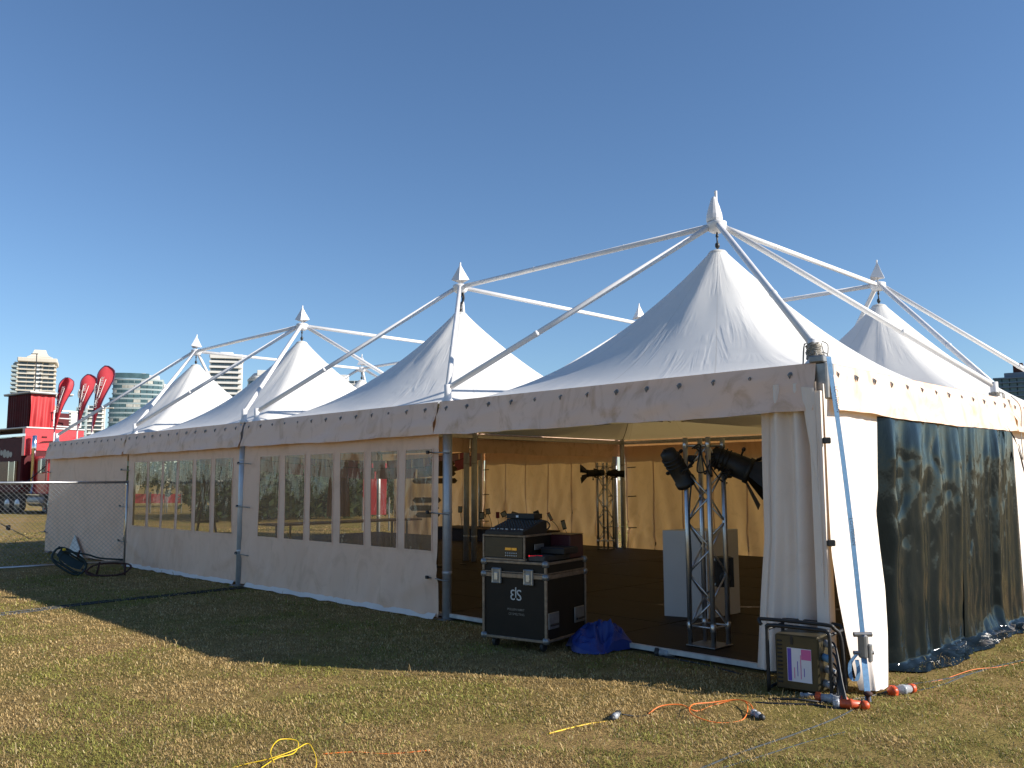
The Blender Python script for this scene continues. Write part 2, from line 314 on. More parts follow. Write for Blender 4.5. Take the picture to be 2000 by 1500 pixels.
def make_grass():
    N = 760000
    d = np.exp(np.random.uniform(math.log(2.6), math.log(34), N)); a = np.random.uniform(-.80, .72, N)
    base = math.atan2(FH.y, FH.x)
    x = CAM.x + d * np.cos(base - a); y = CAM.y + d * np.sin(base - a)
    keep = ~((x < .05) & (x > -20.1) & (y > .02) & (y < 10.2)); bare = np.array([nz(px * 1.3 + 5, py * 1.3, 4.4) + .5 * nz(px * 4, py * 4, 9.) for px, py in zip(x, y)]); keep &= ~((bare > .34) & (np.random.rand(N) < .75)); x = x[keep]; y = y[keep]; d = d[keep]; n = len(x)
    patch = np.array([nz(px * .55, py * .55, 3.1) + .6 * nz(px * 1.7, py * 1.7, 8.) for px, py in zip(x, y)])
    clump = np.array([nz(px * 7, py * 7, 1.5) for px, py in zip(x, y)])
    az = np.random.uniform(0, 2 * math.pi, n); lean = np.random.uniform(.75, 1.5, n)
    ln = np.random.uniform(.012, .038, n) * (1 + .35 * clump) * np.where(d > 12, 1.25, 1); tall = np.random.rand(n) < .006; ln[tall] *= 2.6; lean[tall] *= .4
    wd = .0009 + .00030 * d
    dx = np.cos(az) * np.sin(lean); dy = np.sin(az) * np.sin(lean); dz = np.cos(lean)
    wx = -np.sin(az) * wd; wy = np.cos(az) * wd
    V3 = np.zeros((n, 5, 3)); z0 = -.004
    V3[:, 0] = np.c_[x - wx, y - wy, np.full(n, z0)]; V3[:, 1] = np.c_[x + wx, y + wy, np.full(n, z0)]
    mx = x + dx * ln * .55; my = y + dy * ln * .55; mz = dz * ln * .65 + .004
    V3[:, 2] = np.c_[mx - wx * .8, my - wy * .8, mz]; V3[:, 3] = np.c_[mx + wx * .8, my + wy * .8, mz]
    V3[:, 4] = np.c_[x + dx * ln, y + dy * ln, dz * ln * .8 + .004]
    idx = (np.arange(n) * 5)[:, None]
    q = np.concatenate([idx + 0, idx + 1, idx + 3, idx + 2], 1); t = np.concatenate([idx + 2, idx + 3, idx + 4], 1)
    loops = np.concatenate([q, t], 1).ravel(); ls = np.zeros((n, 2), int); ls[:, 0] = np.arange(n) * 7; ls[:, 1] = ls[:, 0] + 4
    me = bpy.data.meshes.new('grass'); me.vertices.add(n * 5); me.vertices.foreach_set('co', V3.ravel()); me.loops.add(len(loops)); me.loops.foreach_set('vertex_index', loops.astype(np.int32))
    me.polygons.add(n * 2); me.polygons.foreach_set('loop_start', ls.ravel().astype(np.int32)); me.update(calc_edges=True)
    pal = np.array([(.52, .37, .165), (.40, .28, .12), (.32, .275, .075), (.22, .235, .05), (.60, .48, .26)])
    g = np.clip(patch * 1.7 + .40 + np.random.normal(0, .28, n), 0, 1)
    c = np.where(g[:, None] < .5, pal[0] + (pal[1] - pal[0]) * (np.random.rand(n)[:, None]), pal[2] + (pal[3] - pal[2]) * (np.random.rand(n)[:, None]))
    pale = np.random.rand(n) < .07; c[pale] = pal[4]; c *= np.random.uniform(.7, 1.2, n)[:, None] * (1 + .35 * np.clip(clump, -1, 1))[:, None]
    col = np.ones((n, 5, 4), np.float32); col[:, :, :3] = c[:, None, :]
    at_ = me.color_attributes.new('Col', 'FLOAT_COLOR', 'POINT'); at_.data.foreach_set('color', col.ravel())
    m = bpy.data.materials.new('grass_blade'); m.use_nodes = True; nn = m.node_tree.nodes; L = m.node_tree.links; b = nn['Principled BSDF']; b.inputs['Roughness'].default_value = .7; b.inputs['Specular IOR Level'].default_value = .25
    vc = nn.new('ShaderNodeVertexColor'); vc.layer_name = 'Col'; L.new(vc.outputs[0], b.inputs['Base Color'])
    ts = nn.new('ShaderNodeBsdfTranslucent'); L.new(vc.outputs[0], ts.inputs[0]); mx_ = nn.new('ShaderNodeMixShader'); mx_.inputs[0].default_value = .25; L.new(b.outputs[0], mx_.inputs[1]); L.new(ts.outputs[0], mx_.inputs[2]); L.new(mx_.outputs[0], nn['Material Output'].inputs[0])
    me.materials.append(m); o = bpy.data.objects.new('grass', me); COL.objects.link(o); o['kind'] = 'stuff'; tag(o, 'short dry tan and green grass covering the field in front of the marquee', 'grass')
make_grass()

# plywood floor of the marquee: boards as parts
FZ = .07
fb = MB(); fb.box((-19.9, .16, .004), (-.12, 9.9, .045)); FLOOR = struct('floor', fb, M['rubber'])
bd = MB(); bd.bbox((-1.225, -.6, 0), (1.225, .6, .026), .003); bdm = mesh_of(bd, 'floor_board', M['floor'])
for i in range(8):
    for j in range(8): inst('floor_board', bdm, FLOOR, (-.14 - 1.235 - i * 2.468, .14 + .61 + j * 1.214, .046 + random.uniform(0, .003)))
tr = MB(); tr.box((-19.9, .09, .03), (-.7, .13, .074)); tr.build('edge_trim', M['trim'], FLOOR)

# ================================================================== MARQUEES
H = 2.676; PZ = 4.962; ZT = 4.60; S = 5.
def canopy(cx, cy, root, seed, ZT=ZT, wr=1.):
    nth, nt_ = 96, 26; mb = MB(); uvs = []
    for i in range(nt_ + 1):
        t = i / nt_
        for j in range(nth):
            th = 2 * math.pi * j / nth; c, s_ = math.cos(th), math.sin(th)
            rs = 2.5 / max(abs(c), abs(s_)); R = .10 + (t ** 1.0) * ((2.95 - .1) * (1 - t) + (rs - .1) * t)
            g = (1 - t) ** 1.62
            # shallow radial folds halfway up, none on the edge or at the ring
            amp = wr * .055 * max(0, math.sin(math.pi * min(1, t * 1.5))) ** 2 * (1 - t)
            fo = nz(c * 3.2 + seed, s_ * 3.2, t * 2.) * amp * .6 + nz(c * 9 + seed * 2, s_ * 9, t * 2.5) * amp * .45
            mb.v.append((cx + c * R, cy + s_ * R, H + (ZT - H) * g + fo)); uvs.append((j / nth * 2 + seed, t))
    for i in range(nt_):
        for j in range(nth): mb.f.append((i * nth + j, (i + 1) * nth + j, (i + 1) * nth + (j + 1) % nth, i * nth + (j + 1) % nth))
    o = mb.build('canopy', M['roof'], root, True, uvs=uvs)
    cap = MB(); cap.lathe([(.135, -.055), (.125, -.02), (.10, .012), (.05, .03), (.012, .036)], (cx, cy, ZT)); cap.build('canopy_cap', M['roof'], o, True)
    # sewn hip seams
    sm = MB()
    for k in range(4):
        th = math.pi / 4 + k * math.pi / 2; pts = []
        for i in range(1, nt_):
            t = i / nt_; rs = 2.5 * math.sqrt(2); R = .10 + t * ((2.85) * (1 - t) + (rs - .1) * t); pts.append((cx + math.cos(th) * R, cy + math.sin(th) * R, H + (ZT - H) * (1 - t) ** 1.62 - .022))
        sm.tube(pts, .009, 4)
    sm.build('hip_seam', M['seam'], o)
    return o
ey = MB(); ey.lathe([(.022, 0), (.026, .008), (.022, .014)], axis=(0, 1, 0), n=10); ey.tube([(0, .02, .012), (.012, .03, .0), (0, .022, -.034), (-.012, .03, 0)], .006, 5, closed=True)
eym = mesh_of(ey, 'eyelet', M['steel'])
def valance(a, b, out, root, seed, hgt=.41, eyes=True):
    a = V(a); b = V(b); o = V(out); Ld = (b - a).length; d = (b - a).normalized(); nu = int(Ld / .07); nv = 9
    def fn(u, v):
        x = u * Ld; edge = min(1, 8 * u, 8 * (1 - u)) if True else 1
        w_ = (.010 + .030 * nz(x * 1.4, v * 2.2, seed) + .020 * nz(x * 3.0 + v * 4, v * 3.5, seed + 5) + .008 * nz(x * 9 - v * 5, v * 5, seed + 7)) * min(1, v * 2.2)
        z = H + .01 - v * hgt - (.022 * nz(x * .9, 7., seed) + .010 * nz(x * 4, 3., seed) + .015 * math.sin(u * math.pi)) * v
        return a + d * x + o * (.045 + .085 * v + w_) + V((0, 0, z))
    mb = MB(); mb.grid(nu, nv, fn)
    # band across the top so that the roof laps over the edge
    mb.grid(nu, 1, lambda u, v: a + d * (u * Ld) + o * (.045 * v - .02 * (1 - v)) + V((0, 0, H + .012 + .004 * (1 - v))))
    vo = mb.build('valance', M['valance'], root, True)
    if eyes:
        k = int(Ld / .365); ang = math.atan2(o.y, o.x) - math.pi / 2
        for i in range(k):
            p = a + d * ((i + .4) * Ld / k) + o * .052 + V((0, 0, H - .075)); inst('eyelet', eym, vo, p, (0, 0, ang))
    return vo
def wall(a, b, out, root, seed, panes=None, z0=.03, z1=2.52, seams=None, material='wall', name='wall_panel', amp=1., lift=.03):
    a = V(a); b = V(b); o = V(out); Ld = (b - a).length; d = (b - a).normalized()
    PZ0, PZ1 = .83, 2.10
    xs = sorted(set([round(i * Ld / int(Ld / .08), 4) for i in range(int(Ld / .08) + 1)] + [e for p in (panes or []) for e in p]))
    zs = sorted(set([round(z0 + (z1 - z0) * i / 30, 4) for i in range(31)] + ([PZ0, PZ1] if panes else [])))
    def disp(x, z):
        h = (z - z0) / (z1 - z0); low = (1 - h)
        w_ = amp * (.03 * nz(x * .8, z * .5, seed) + .030 * nz(x * 3.1 + .6 * z, z * .45, seed + 3) * (.3 + low) + .024 * nz(x * 6 - z * 2.2, z * 1.1, seed + 9) * low + .012 * nz(x * 11 + z * 3, z * 1.6, seed + 14) * low)
        for (fx, sg) in ((.0, 1), (Ld, -1)):       # diagonal pulls from the lower straps
            dx = abs(x - fx); q = (z - .55) + dx * .38; w_ += amp * .04 * math.exp(-(q / .06) ** 2) * max(0, 1 - dx / 1.3) + amp * .02 * math.exp(-((q - .16) / .05) ** 2) * max(0, 1 - dx / .9)
        if panes: w_ *= .5 + .5 * min(1, abs(z - 1.45) / 1.2)
        return w_ + .03 * amp * max(0, .18 - h) * 2
    def P(x, z):
        zb = z
        if z <= z0 + .001: zb = z0 + lift * (nz(x * 1.3, seed, 2.) + .35) * 1.2
        return a + d * x + o * (disp(x, z)) + V((0, 0, zb))
    mb = MB(); nzs = len(zs)
    for x in xs:
        for z in zs: mb.v.append(tuple(P(x, z)))
    for i in range(len(xs) - 1):
        for j in range(nzs - 1):
            xm = (xs[i] + xs[i + 1]) / 2; zm = (zs[j] + zs[j + 1]) / 2
            if panes and PZ0 < zm < PZ1 and any(p0 < xm < p1 for p0, p1 in panes): continue
            mb.f.append((i * nzs + j, (i + 1) * nzs + j, (i + 1) * nzs + j + 1, i * nzs + j + 1))
    wo = mb.build(name, M[material], root, True)
    for (p0, p1) in (panes or []):
        pm = MB(); pm.grid(8, 14, lambda u, v: P(p0 + u * (p1 - p0), PZ0 + v * (PZ1 - PZ0)) + o * (.003 + .012 * nz(u * 2 + p0, v * 3, seed) * math.sin(math.pi * u) * math.sin(math.pi * v)))
        po = pm.build('window_pane', M['pane'], wo, True)
        fr = MB()                         # welded border round the pane
        for (q0, q1, r0, r1) in ((p0 - .018, p1 + .018, PZ0 - .018, PZ0), (p0 - .018, p1 + .018, PZ1, PZ1 + .018), (p0 - .018, p0, PZ0, PZ1), (p1, p1 + .018, PZ0, PZ1)):
            fr.grid(6, 6, lambda u, v: P(q0 + u * (q1 - q0), r0 + v * (r1 - r0)) + o * .006)
        fr.build('pane_border', M[material], wo)
    for sx in (seams or []):
        sm = MB(); sm.grid(1, 20, lambda u, v: P(sx + (u - .5) * .035, z0 + .02 + v * (z1 - z0 - .02)) + o * .005); sm.build('seam', M['seam'], wo)
    return wo
def marquee(name, label, x0, seed):
    """four peaks, x from x0 (near) to x0-10, y 0..10"""
    root = thing(name, label, 'marquee', (x0, 0, 0), group=None)
    hubs = {}
    for a in (0, 1):
        for b_ in (0, 1):
            cx = x0 - 2.5 - 5 * a; cy = 2.5 + 5 * b_; hubs[a, b_] = V((cx, cy, PZ)); zt = 4.50 if (seed, a, b_) == (1, 1, 0) else 4.60; canopy(cx, cy, root, seed + a * 3.7 + b_ * 1.9, zt, 1.7 if zt < 4.6 else 1.)
            h = MB(); h.lathe([(.07, -.10), (.115, -.07), (.125, 0), (.125, .03), (.07, .05)], (cx, cy, PZ)); hub = h.build('hub', M['tube'], root, True)
            rd = MB(); rd.cyl((cx, cy, PZ - .08), (cx, cy, zt + .03), .011, 8); rd.lathe([(.012, 0), (.03, .02), (.03, .06), (.012, .08)], (cx, cy, zt + .05), n=8); rd.lathe([(.012, 0), (.022, .02), (.012, .05)], (cx, cy, PZ - .17), n=8); rd.build('suspension_rod', M['dark'], root, True)
            fi = MB(); rot = .4 + a * .9 + b_ * 1.3 + seed
            if seed == 1 and (a, b_) == (0, 0):
                fi.lathe([(.10, .04), (.105, .07), (.10, .13), (.07, .24), (.04, .33), (.02, .37)], (cx - .02, cy - .02, PZ)); fi.cyl((cx, cy, PZ + .03), (cx, cy, PZ + .45), .018, 10)
            else:
                q = [V((math.cos(rot + k * math.pi / 2) * .155, math.sin(rot + k * math.pi / 2) * .155, .09 + .04 * (k % 2))) for k in range(4)]; ap = V((.01, -.01, .40)); c_ = V((cx, cy, PZ))
                md = [q[k].lerp(ap, .5) * .96 + V((0, 0, .01)) for k in range(4)]
                fi.add([c_ + p for p in q] + [c_ + p for p in md] + [c_ + ap], [(k, (k + 1) % 4, 4 + (k + 1) % 4, 4 + k) for k in range(4)] + [(4 + k, 4 + (k + 1) % 4, 8) for k in range(4)])
                fi.cyl(c_ + V((0, 0, .02)), c_ + V((0, 0, .43)), .014, 8)
            fi.build('finial', M['tube'], root)
    corner = lambda i, j: V((x0 - 5 * i, 5 * j, 0))
    ins = lambda i, j: V((-.10 if i == 0 else (.10 if i == 2 else 0), .10 if j == 0 else (-.10 if j == 2 else 0), 0))
    for i in range(3):
        for j in range(3):
            if i == 1 and j == 1: continue
            c_ = corner(i, j) + ins(i, j)
            if seed == 2 and (i, j) == (0, 0): c_.y = 0.
            lg = MB(); lg.lathe([(.06, 0), (.06, H - .02)], (c_.x, c_.y, .012), n=20)
            for zz in (.55, 1.3, 2.05): lg.lathe([(.0605, 0), (.0635, .006), (.0635, .03), (.0605, .036)], (c_.x, c_.y, zz), n=20)
            L_ = lg.build('leg', M['leg'], root, True)
            fp = MB(); fp.bbox((c_.x - .12, c_.y - .12, .002), (c_.x + .12, c_.y + .12, .014), .003); fp.build('foot_plate', M['steel'], L_)
            sb = MB(); sb.lathe([(.075, 0), (.08, .03), (.055, .06), (.046, .1), (.046, .24)], (c_.x, c_.y, H + .0), n=14); sb.build('strut_socket', M['tube'], root, True)
            for (a, b_), h in hubs.items():
                if (abs((i - .5) - a) < .6) and (abs((j - .5) - b_) < .6):
                    e = h + (c_ - h) * .0; t = (V((c_.x, c_.y, H + .2)) - h).normalized()
                    st = MB(); p0 = V((c_.x, c_.y, H + .19)); p1 = h + V((t.x, t.y, 0)).normalized() * .1 + V((0, 0, -.03))
                    st.tube([p0, p1], .037, 12); m_ = p0.lerp(p1, .33); st.tube([m_, m_ + (p1 - p0).normalized() * .05], .041, 12); st.build('strut', M['tube'], root, True)
    for (p, q) in (((0, 0), (1, 0)), ((0, 0), (0, 1)), ((1, 0), (1, 1)), ((0, 1), (1, 1))):
        a = hubs[p]; b_ = hubs[q]; d = (b_ - a).normalized(); rt = MB(); rt.cyl(a + d * .1, b_ - d * .1, .037, 12)
        for f_ in (.3, .65): m_ = a.lerp(b_, f_); rt.tube([m_, m_ + d * .02], .039, 12)
        rt.build('ridge_tube', M['tube'], root, True)
    eb = lambda a, b_: (lambda k: k.build('eave_beam', M['alu'], root))(MB().bbox(a, b_, .008))
    for i in range(2):
        xa = x0 - 5 * i - .06; xb = x0 - 5 * (i + 1) + .06
        for yy in (.10, 9.90): eb((xb, yy - .03, H - .115), (xa, yy + .03, H - .035))
        for xx in (x0 - .1, x0 - 9.9): eb((xx - .03, 5 * i + .06, H - .115), (xx + .03, 5 * i + 4.94, H - .035))
    return root, hubs
NEAR, hubsN = marquee('marquee', 'near white marquee of four peaks with one open bay facing the grass', -.03, 1)
FAR, hubsF = marquee('marquee', 'farther white four peaked marquee adjoining the left end of the open one', -10.07, 2)
# valances
for r, x0, sd in ((NEAR, -.03, 10), (FAR, -10.07, 40)):
    for i in range(2):
        xa = x0 - 5 * i - .015; xb = x0 - 5 * (i + 1) + .015
        valance((xb, 0, 0), (xa, 0, 0), (0, -1, 0), r, sd + i)
        valance((xa, 10, 0), (xb, 10, 0), (0, 1, 0), r, sd + 4 + i, eyes=False)
        if r is NEAR: valance((x0, 5 * i + .015, 0), (x0, 5 * i + 4.985, 0), (1, 0, 0), r, sd + 8 + i)
        valance((x0 - 10, 5 * i + 4.985, 0), (x0 - 10, 5 * i + .015, 0), (-1, 0, 0) if r is FAR else (-.3, 0, 0), r, sd + 12 + i, eyes=False)
# walls with windows
pb = [(-9.58, -8.96), (-8.77, -8.2), (-8.03, -7.44), (-7.25, -6.66), (-6.5, -5.93), (-5.75, -5.19)]
wall((-10.10, -.012, 0), (-5.07, -.012, 0), (0, -1, 0), NEAR, 21, panes=[(p + 10.10, q + 10.10) for p, q in pb])
pc = [(-14.72, -14.07), (-13.96, -13.38), (-13.28, -12.71), (-12.6, -12.0), (-11.85, -11.3), (-11.13, -10.51)]
wall((-15.02, -.012, 0), (-10.24, -.012, 0), (0, -1, 0), FAR, 27, panes=[(p + 15.02, q + 15.02) for p, q in pc])
wall((-20.05, -.012, 0), (-15.12, -.012, 0), (0, -1, 0), FAR, 33)
sea = [.05, .86, 1.67, 2.5, 3.33, 4.14, 4.9]
wall((-4.98, 10.0, 0), (-.1, 10.0, 0), (0, 1, 0), NEAR, 50, seams=sea, amp=1.6)
wall((-9.93, 10.0, 0), (-5.02, 10.0, 0), (0, 1, 0), NEAR, 51, seams=sea, amp=1.6)
wall((-15.0, 10.0, 0), (-10.16, 10.0, 0), (0, 1, 0), FAR, 52, seams=sea[:-1], amp=2.2)
wall((-19.3, 10.0, 0), (-15.04, 10.0, 0), (0, 1, 0), FAR, 53, seams=sea[:-2], amp=2.2)
wall((.0, 4.86, 0), (.0, 9.9, 0), (1, 0, 0), NEAR, 54, material='curtain')
# straps with black buckles lacing the wall panels to the legs
bkm = mesh_of(MB().bbox((-.025, -.014, -.02), (.025, .014, .02), .006), 'buckle', M['black'])
for r, px, zs in ((NEAR, -10.0, (.52, 1.29, 2.0)), (FAR, -15.07, (.5, 1.2, 1.95)), (FAR, -20.02, (.5, 1.2, 1.95)), (NEAR, -5.02, (.5, 1.3, 2.05))):
    for z in zs:
        sbm = MB(); q = .085 if px != -5.02 else .06
        sbm.tube([(px - .24 if px > -16 else px - .02, -.05, z + .01), (px - .1, -.12 if px != -5.02 else -.02, z), (px + .08, -.085, z), (px + .2, -.05, z - .012)], .008, 5)
        so_ = sbm.build('lacing_strap', M['rope'] if px != -5.02 else M['steel'], r, True); inst('buckle', bkm, so_, (px - .2 if px > -16 else px + .05, -.065, z + .01))
# interior lacing on the far wall
for r, px in ((FAR, -14.9), (FAR, -10.35), (NEAR, -9.7), (NEAR, -5.2)):
    for z in (.55, 1.3, 2.0):
        q = MB(); q.tube([(px - .1, 9.93, z), (px + .14, 9.94, z + .01)], .012, 5); q.build('lacing_strap', M['dark'], r)
# curtain gathered at the near corner, hanging from the eave
def curt(u, v):
    z = 2.52 - v * 2.44; xl = -.56 - .02 * v - (.10 * max(0, v - .55) / .45); x = xl + u * (-.02 - xl)
    fold = math.sin(u * 5.4 * math.pi + 1.2 * nz(u * 2, v * 1.3, 4.) + .5 * v) * (.055 + .04 * nz(u * 3, v * .8, 6.)) + .02 * nz(u * 9, v * 1.6, 2.)
    if u < .1: fold -= .02
    return V((x + .012 * nz(u * 5, v * 3, 9.), -.055 + fold - .05 * v * (1 - u) * .6, z + (.03 * nz(u * 4, 1, 1) if v > .99 else 0)))
cm = MB(); cm.grid(90, 40, curt); cm.build('gathered_curtain', M['curtain'], NEAR, True)
fl = MB(); fl.grid(10, 14, lambda u, v: V((-.155 + .155 * v ** 1.3 * (1 - u) * .95 + u * .12, -.115 - .03 * math.sin(u * 3.1) * (1 - v), 2.485 - .02 * u - v * 1.02 + .0 * u)));
fl.build('loose_flap', M['curtain'], NEAR, True)
cw = MB(); cw.grid(6, 30, lambda u, v: V((-.095 + .105 * u, -.112 - .012 * nz(u, v * 3, 5) + .0 * u, 2.44 - v * 2.3))); cw.grid(3, 30, lambda u, v: V((.012, -.112 + .1 * u, 2.44 - v * 2.3))); cw.build('corner_strip', M['curtain'], NEAR, True)
# corner flap pulled out to the foot
LV = [(2.50, (.02, -.07), (.012, 1.22)), (2.2, (.025, -.075), (.014, 1.13)), (1.4, (.03, -.08), (.02, .87)), (1.1, (.04, -.09), (.05, .84)), (.75, (.085, -.10), (.12, .74)), (.4, (.14, -.10), (.21, .53)), (.12, (.195, -.09), (.30, .28)), (.035, (.21, -.075), (.325, .205))]
def lvl(z):
    for (za, la, ra), (zb, lb, rb) in zip(LV, LV[1:]):
        if z <= za and z >= zb - 1e-6:
            t = (za - z) / (za - zb); return V(la).lerp(V(lb), t) if len(la) > 2 else V((la[0] + (lb[0] - la[0]) * t, la[1] + (lb[1] - la[1]) * t, z)), V((ra[0] + (rb[0] - ra[0]) * t, ra[1] + (rb[1] - ra[1]) * t, z))
    return V((LV[-1][1][0], LV[-1][1][1], z)), V((LV[-1][2][0], LV[-1][2][1], z))
def flapf(u, v):
    z = 2.50 - v * 2.465; l, r = lvl(z); p = l.lerp(r, u); bul = math.sin(math.pi * u)
    p += V((.8, -.5, 0)) * (bul * (.02 + .07 * max(0, v - .45) * 1.6 * (1 if v < .98 else .9)) + .018 * nz(u * 3.2, v * 1.6, 12.) * bul + .016 * math.sin(u * 9 + v * 2) * bul * (1 - v) + .014 * math.exp(-((u - .62 + .25 * v) / .05) ** 2))
    return p
ff = MB(); ff.grid(36, 50, flapf); ff.build('corner_wall_flap', M['curtain'], NEAR, True)
cb = MB(); cb.bbox((-.11, -.045, H - .30), (.045, .11, H + .01), .012); cb.bbox((-.10, -.07, H + .01), (.03, .10, H + .07), .01); cb.build('corner_bracket', M['steel'], NEAR)
# triangular pale lining showing where the far wall skirt is folded
tri = MB(); tri.add([(-18.2, -.10, .05), (-17.1, -.12, .04), (-17.85, -.07, .52), (-18.2, -.085, .05), (-17.1, -.105, .04), (-17.85, -.055, .52)], [(0, 1, 2), (5, 4, 3)]); tri.build('folded_skirt', M['white'], FAR)
# ground skirt pieces under the window walls
for (xa, xb, r, sd) in ((-9.9, -5.1, NEAR, 3.), (-14.9, -10.3, FAR, 8.)):
    sk = MB(); sk.grid(50, 3, lambda u, v: V((xa + u * (xb - xa), -.02 - v * (.05 + .05 * abs(nz(u * 7, sd))), .075 - .06 * v + .02 * nz(u * 18, sd, v * 2)))); sk.build('ground_skirt', M['curtain'], r, True)
# rope coils at the roof corners
def coil(c, r, turns, seed, root, rad=.007):
    rr = MB(); pts = []
    for i in range(turns * 14 + 1):
        a = i / 14 * 2 * math.pi; k = r * (1 + .12 * math.sin(i * 1.7 + seed)); pts.append((c[0] + math.cos(a) * k, c[1] + math.sin(a) * k, c[2] + i / (turns * 14) * .014 * turns + .006 * math.sin(i * 2.3)))
    rr.tube(pts, rad, 5)
    for k in range(3):
        a = seed + k * 1.1; lp = [V((c[0] + .07 * math.cos(a), c[1] + .07 * math.sin(a), c[2] + .06)), V((c[0] + .12 * math.cos(a), c[1] + .12 * math.sin(a), c[2] + .02)), V((c[0] + .11 * math.cos(a + .3), c[1] + .11 * math.sin(a + .3), c[2] - .10 - .05 * k)), V((c[0] + .08 * math.cos(a + .5), c[1] + .08 * math.sin(a + .5), c[2] + .05))]
        rr.tube(smooth_path(lp, 5), rad * .8, 5)
    rr.build('rope_lashing', M['rope'], root, True)
coil((-.13, .10, H + .06), .06, 9, -.9, NEAR, .0065); coil((-.13, 5.0, H + .05), .06, 4, -.4, NEAR, .006); coil((-.13, .10, H + .16), .052, 3, .6, NEAR, .006)
rp = MB(); rp.tube(smooth_path([(.05, 5.02, H + .05), (.12, 5.12, H - .1), (.10, 5.14, H - .45), (.12, 5.08, H - .75), (.09, 5.05, H - .55)], 6), .006, 5); rp.tube([(.03, 5.0, H), (.04, 5.0, .1)], .012, 6); rp.build('hanging_rope', M['rope'], NEAR, True)
# buckles on the near corner strip
for z in (2.02, 1.18): inst('buckle', bkm, NEAR, (.045, -.10, z), (0, 0, .7), (1.3, 1.3, 1.3))

# chain hoist under the second peak: blue strap bundle hanging with the canopy
hb = hubsN[1, 0]; hm = MB()
for k in range(3): hm.tube(smooth_path([hb + V((.05 * (k - 1), .04 * (k % 2), -.06)), hb + V((.04 * (k - 1) + .02, .03, -.2)), hb + V((.03 * (k - 1), -.02, -.33))], 5), .016, 6)
hm.build('tension_strap', M['dark'], NEAR, True); MB().bbox(hb + V((-.025, -.03, -.27)), hb + V((.035, .03, -.15)), .01).build('ratchet', M['strap'], NEAR)

# ================================================================== black plastic sheets over the side bay
def sheet(ya, yb, yba, ybb, seed, top, label, puddle, lay=0.):
    def fn(u, v):
        Lz = top(u); y = ya + u * (yb - ya); yb_ = yba + u * (ybb - yba); h = Lz + puddle
        s_ = v * h
        if s_ < Lz - .05: z = Lz - s_; ox = 0
        else: k = s_ - (Lz - .05); z = max(.012, .05 - k * .5); ox = k * .8
        t = v; yy = y + (yb_ - y) * t
        env = min(1, v * 5 + .25)
        f1 = .07 * nz(u * 4.2 + .4 * v, v * .5, seed) + .045 * nz(u * 10 + .7 * v, v * .7, seed + 3) + .016 * nz(u * 22 + 1.2 * v, v * 1.1, seed + 13)
        f2 = .05 * nz(u * 5 + v * 2, v * 3.4, seed + 8) * max(0, abs(v - .5) - .12) * 2 + .004 * nz(u * 40, v * 18, seed + 2) + .03 * abs(nz(u * 9 + v * 3, v * 6, seed + 20)) * (.3 + max(0, nz(u * 2.5, v * 2, seed + 21)) * 2)
        f3 = .0
        if v > .80: f3 = (v - .80) * (.75 * abs(nz(u * 3.2, v * 5, seed + 5)) + .4 * abs(nz(u * 4.5, v * 6, seed + 6)))
        if v > .86: z += .16 * max(0, nz(u * 3.5, v * 6, seed + 11)) * math.sin(math.pi * min(1, (v - .86) / .14))
        ed = min(1, u * 6 + .12, (1 - u) * 6 + .12); f1 *= ed; f2 *= ed; f3 *= ed; k_ = min(1, max(0, (yy - .80) / .35)); k_ = k_ * k_ * (3 - 2 * k_)
        return V((lay + (.075 + env * (f1 + f2) + f3) * k_ + ox * k_ - .04 * (1 - k_), yy + .03 * nz(u * 2, v * 5, seed + 4), max(.014, z)))
    mb = MB(); mb.grid(110, 130, fn)
    o = single('plastic_sheet', mb, M['sheet'], label, 'plastic sheet', (.1, (ya + yb) / 2, 0), 'black plastic sheets on the side bay', True)
    return o
sheet(.45, 3.30, .45, 3.16, 3., lambda u: 2.30 - .03 * u - .02 * math.sin(u * 9), 'shiny black plastic sheet hanging next to the white corner flap', .22)
sheet(2.92, 4.82, 2.72, 4.76, 17., lambda u: 2.28 + .04 * math.sin(u * 3) - .03 * (u > .85), 'shiny black plastic sheet farther along, with a folded dark top corner', .20, .012)
cf = MB(); cf.grid(6, 8, lambda u, v: V((.13 + .03 * math.sin(v * 3), 4.45 + u * .22 + v * .40, 2.33 - u * .10 - v * .30 - .25 * u * v + .02 * nz(u * 3, v * 3)))); 
tag(cf.build('plastic_corner', M['black'], None, True, loc=(.13, 4.6, 2.0)), 'matt black folded corner of plastic sticking out at the side post', 'plastic sheet')

# ================================================================== ratchet strap at the corner
RS = thing('ratchet_strap', 'pale blue tie-down strap running down the corner flap with a ratchet', 'strap', (.35, -.25, 0))
top = V((.07, -.045, H + .05)); rat = at(1686, 1262, 1, -.16); anc = V((.36, -.26, .0))
def ribbon(pts, wd, side, name, m, parent):
    pts = smooth_path(pts, 8); mb = MB(); s_ = V(side).normalized() * wd / 2
    th = V((.5, -.6, 0)).normalized() * .0025
    for p in pts: mb.v += [tuple(p - s_ - th), tuple(p + s_ - th), tuple(p + s_ + th), tuple(p - s_ + th)]
    for i in range(len(pts) - 1):
        for k in range(4): mb.f.append((i * 4 + k, i * 4 + (k + 1) % 4, i * 4 + 4 + (k + 1) % 4, i * 4 + 4 + k))
    return mb.build(name, m, parent)
midp = top.lerp(rat, .5) + V((.03, -.05, 0))
top2 = V((.10, -.09, H - .06))
ribbon([top, top2, top2.lerp(rat, .33) + V((.03, -.03, 0)), top2.lerp(rat, .66) + V((.035, -.04, 0)), rat + V((0, 0, .08))], .038, RT, 'webbing', M['strap'], RS)
ribbon([rat - V((0, 0, .08)), rat.lerp(anc, .6), anc], .045, RT, 'lower_webbing', M['strap'], RS)
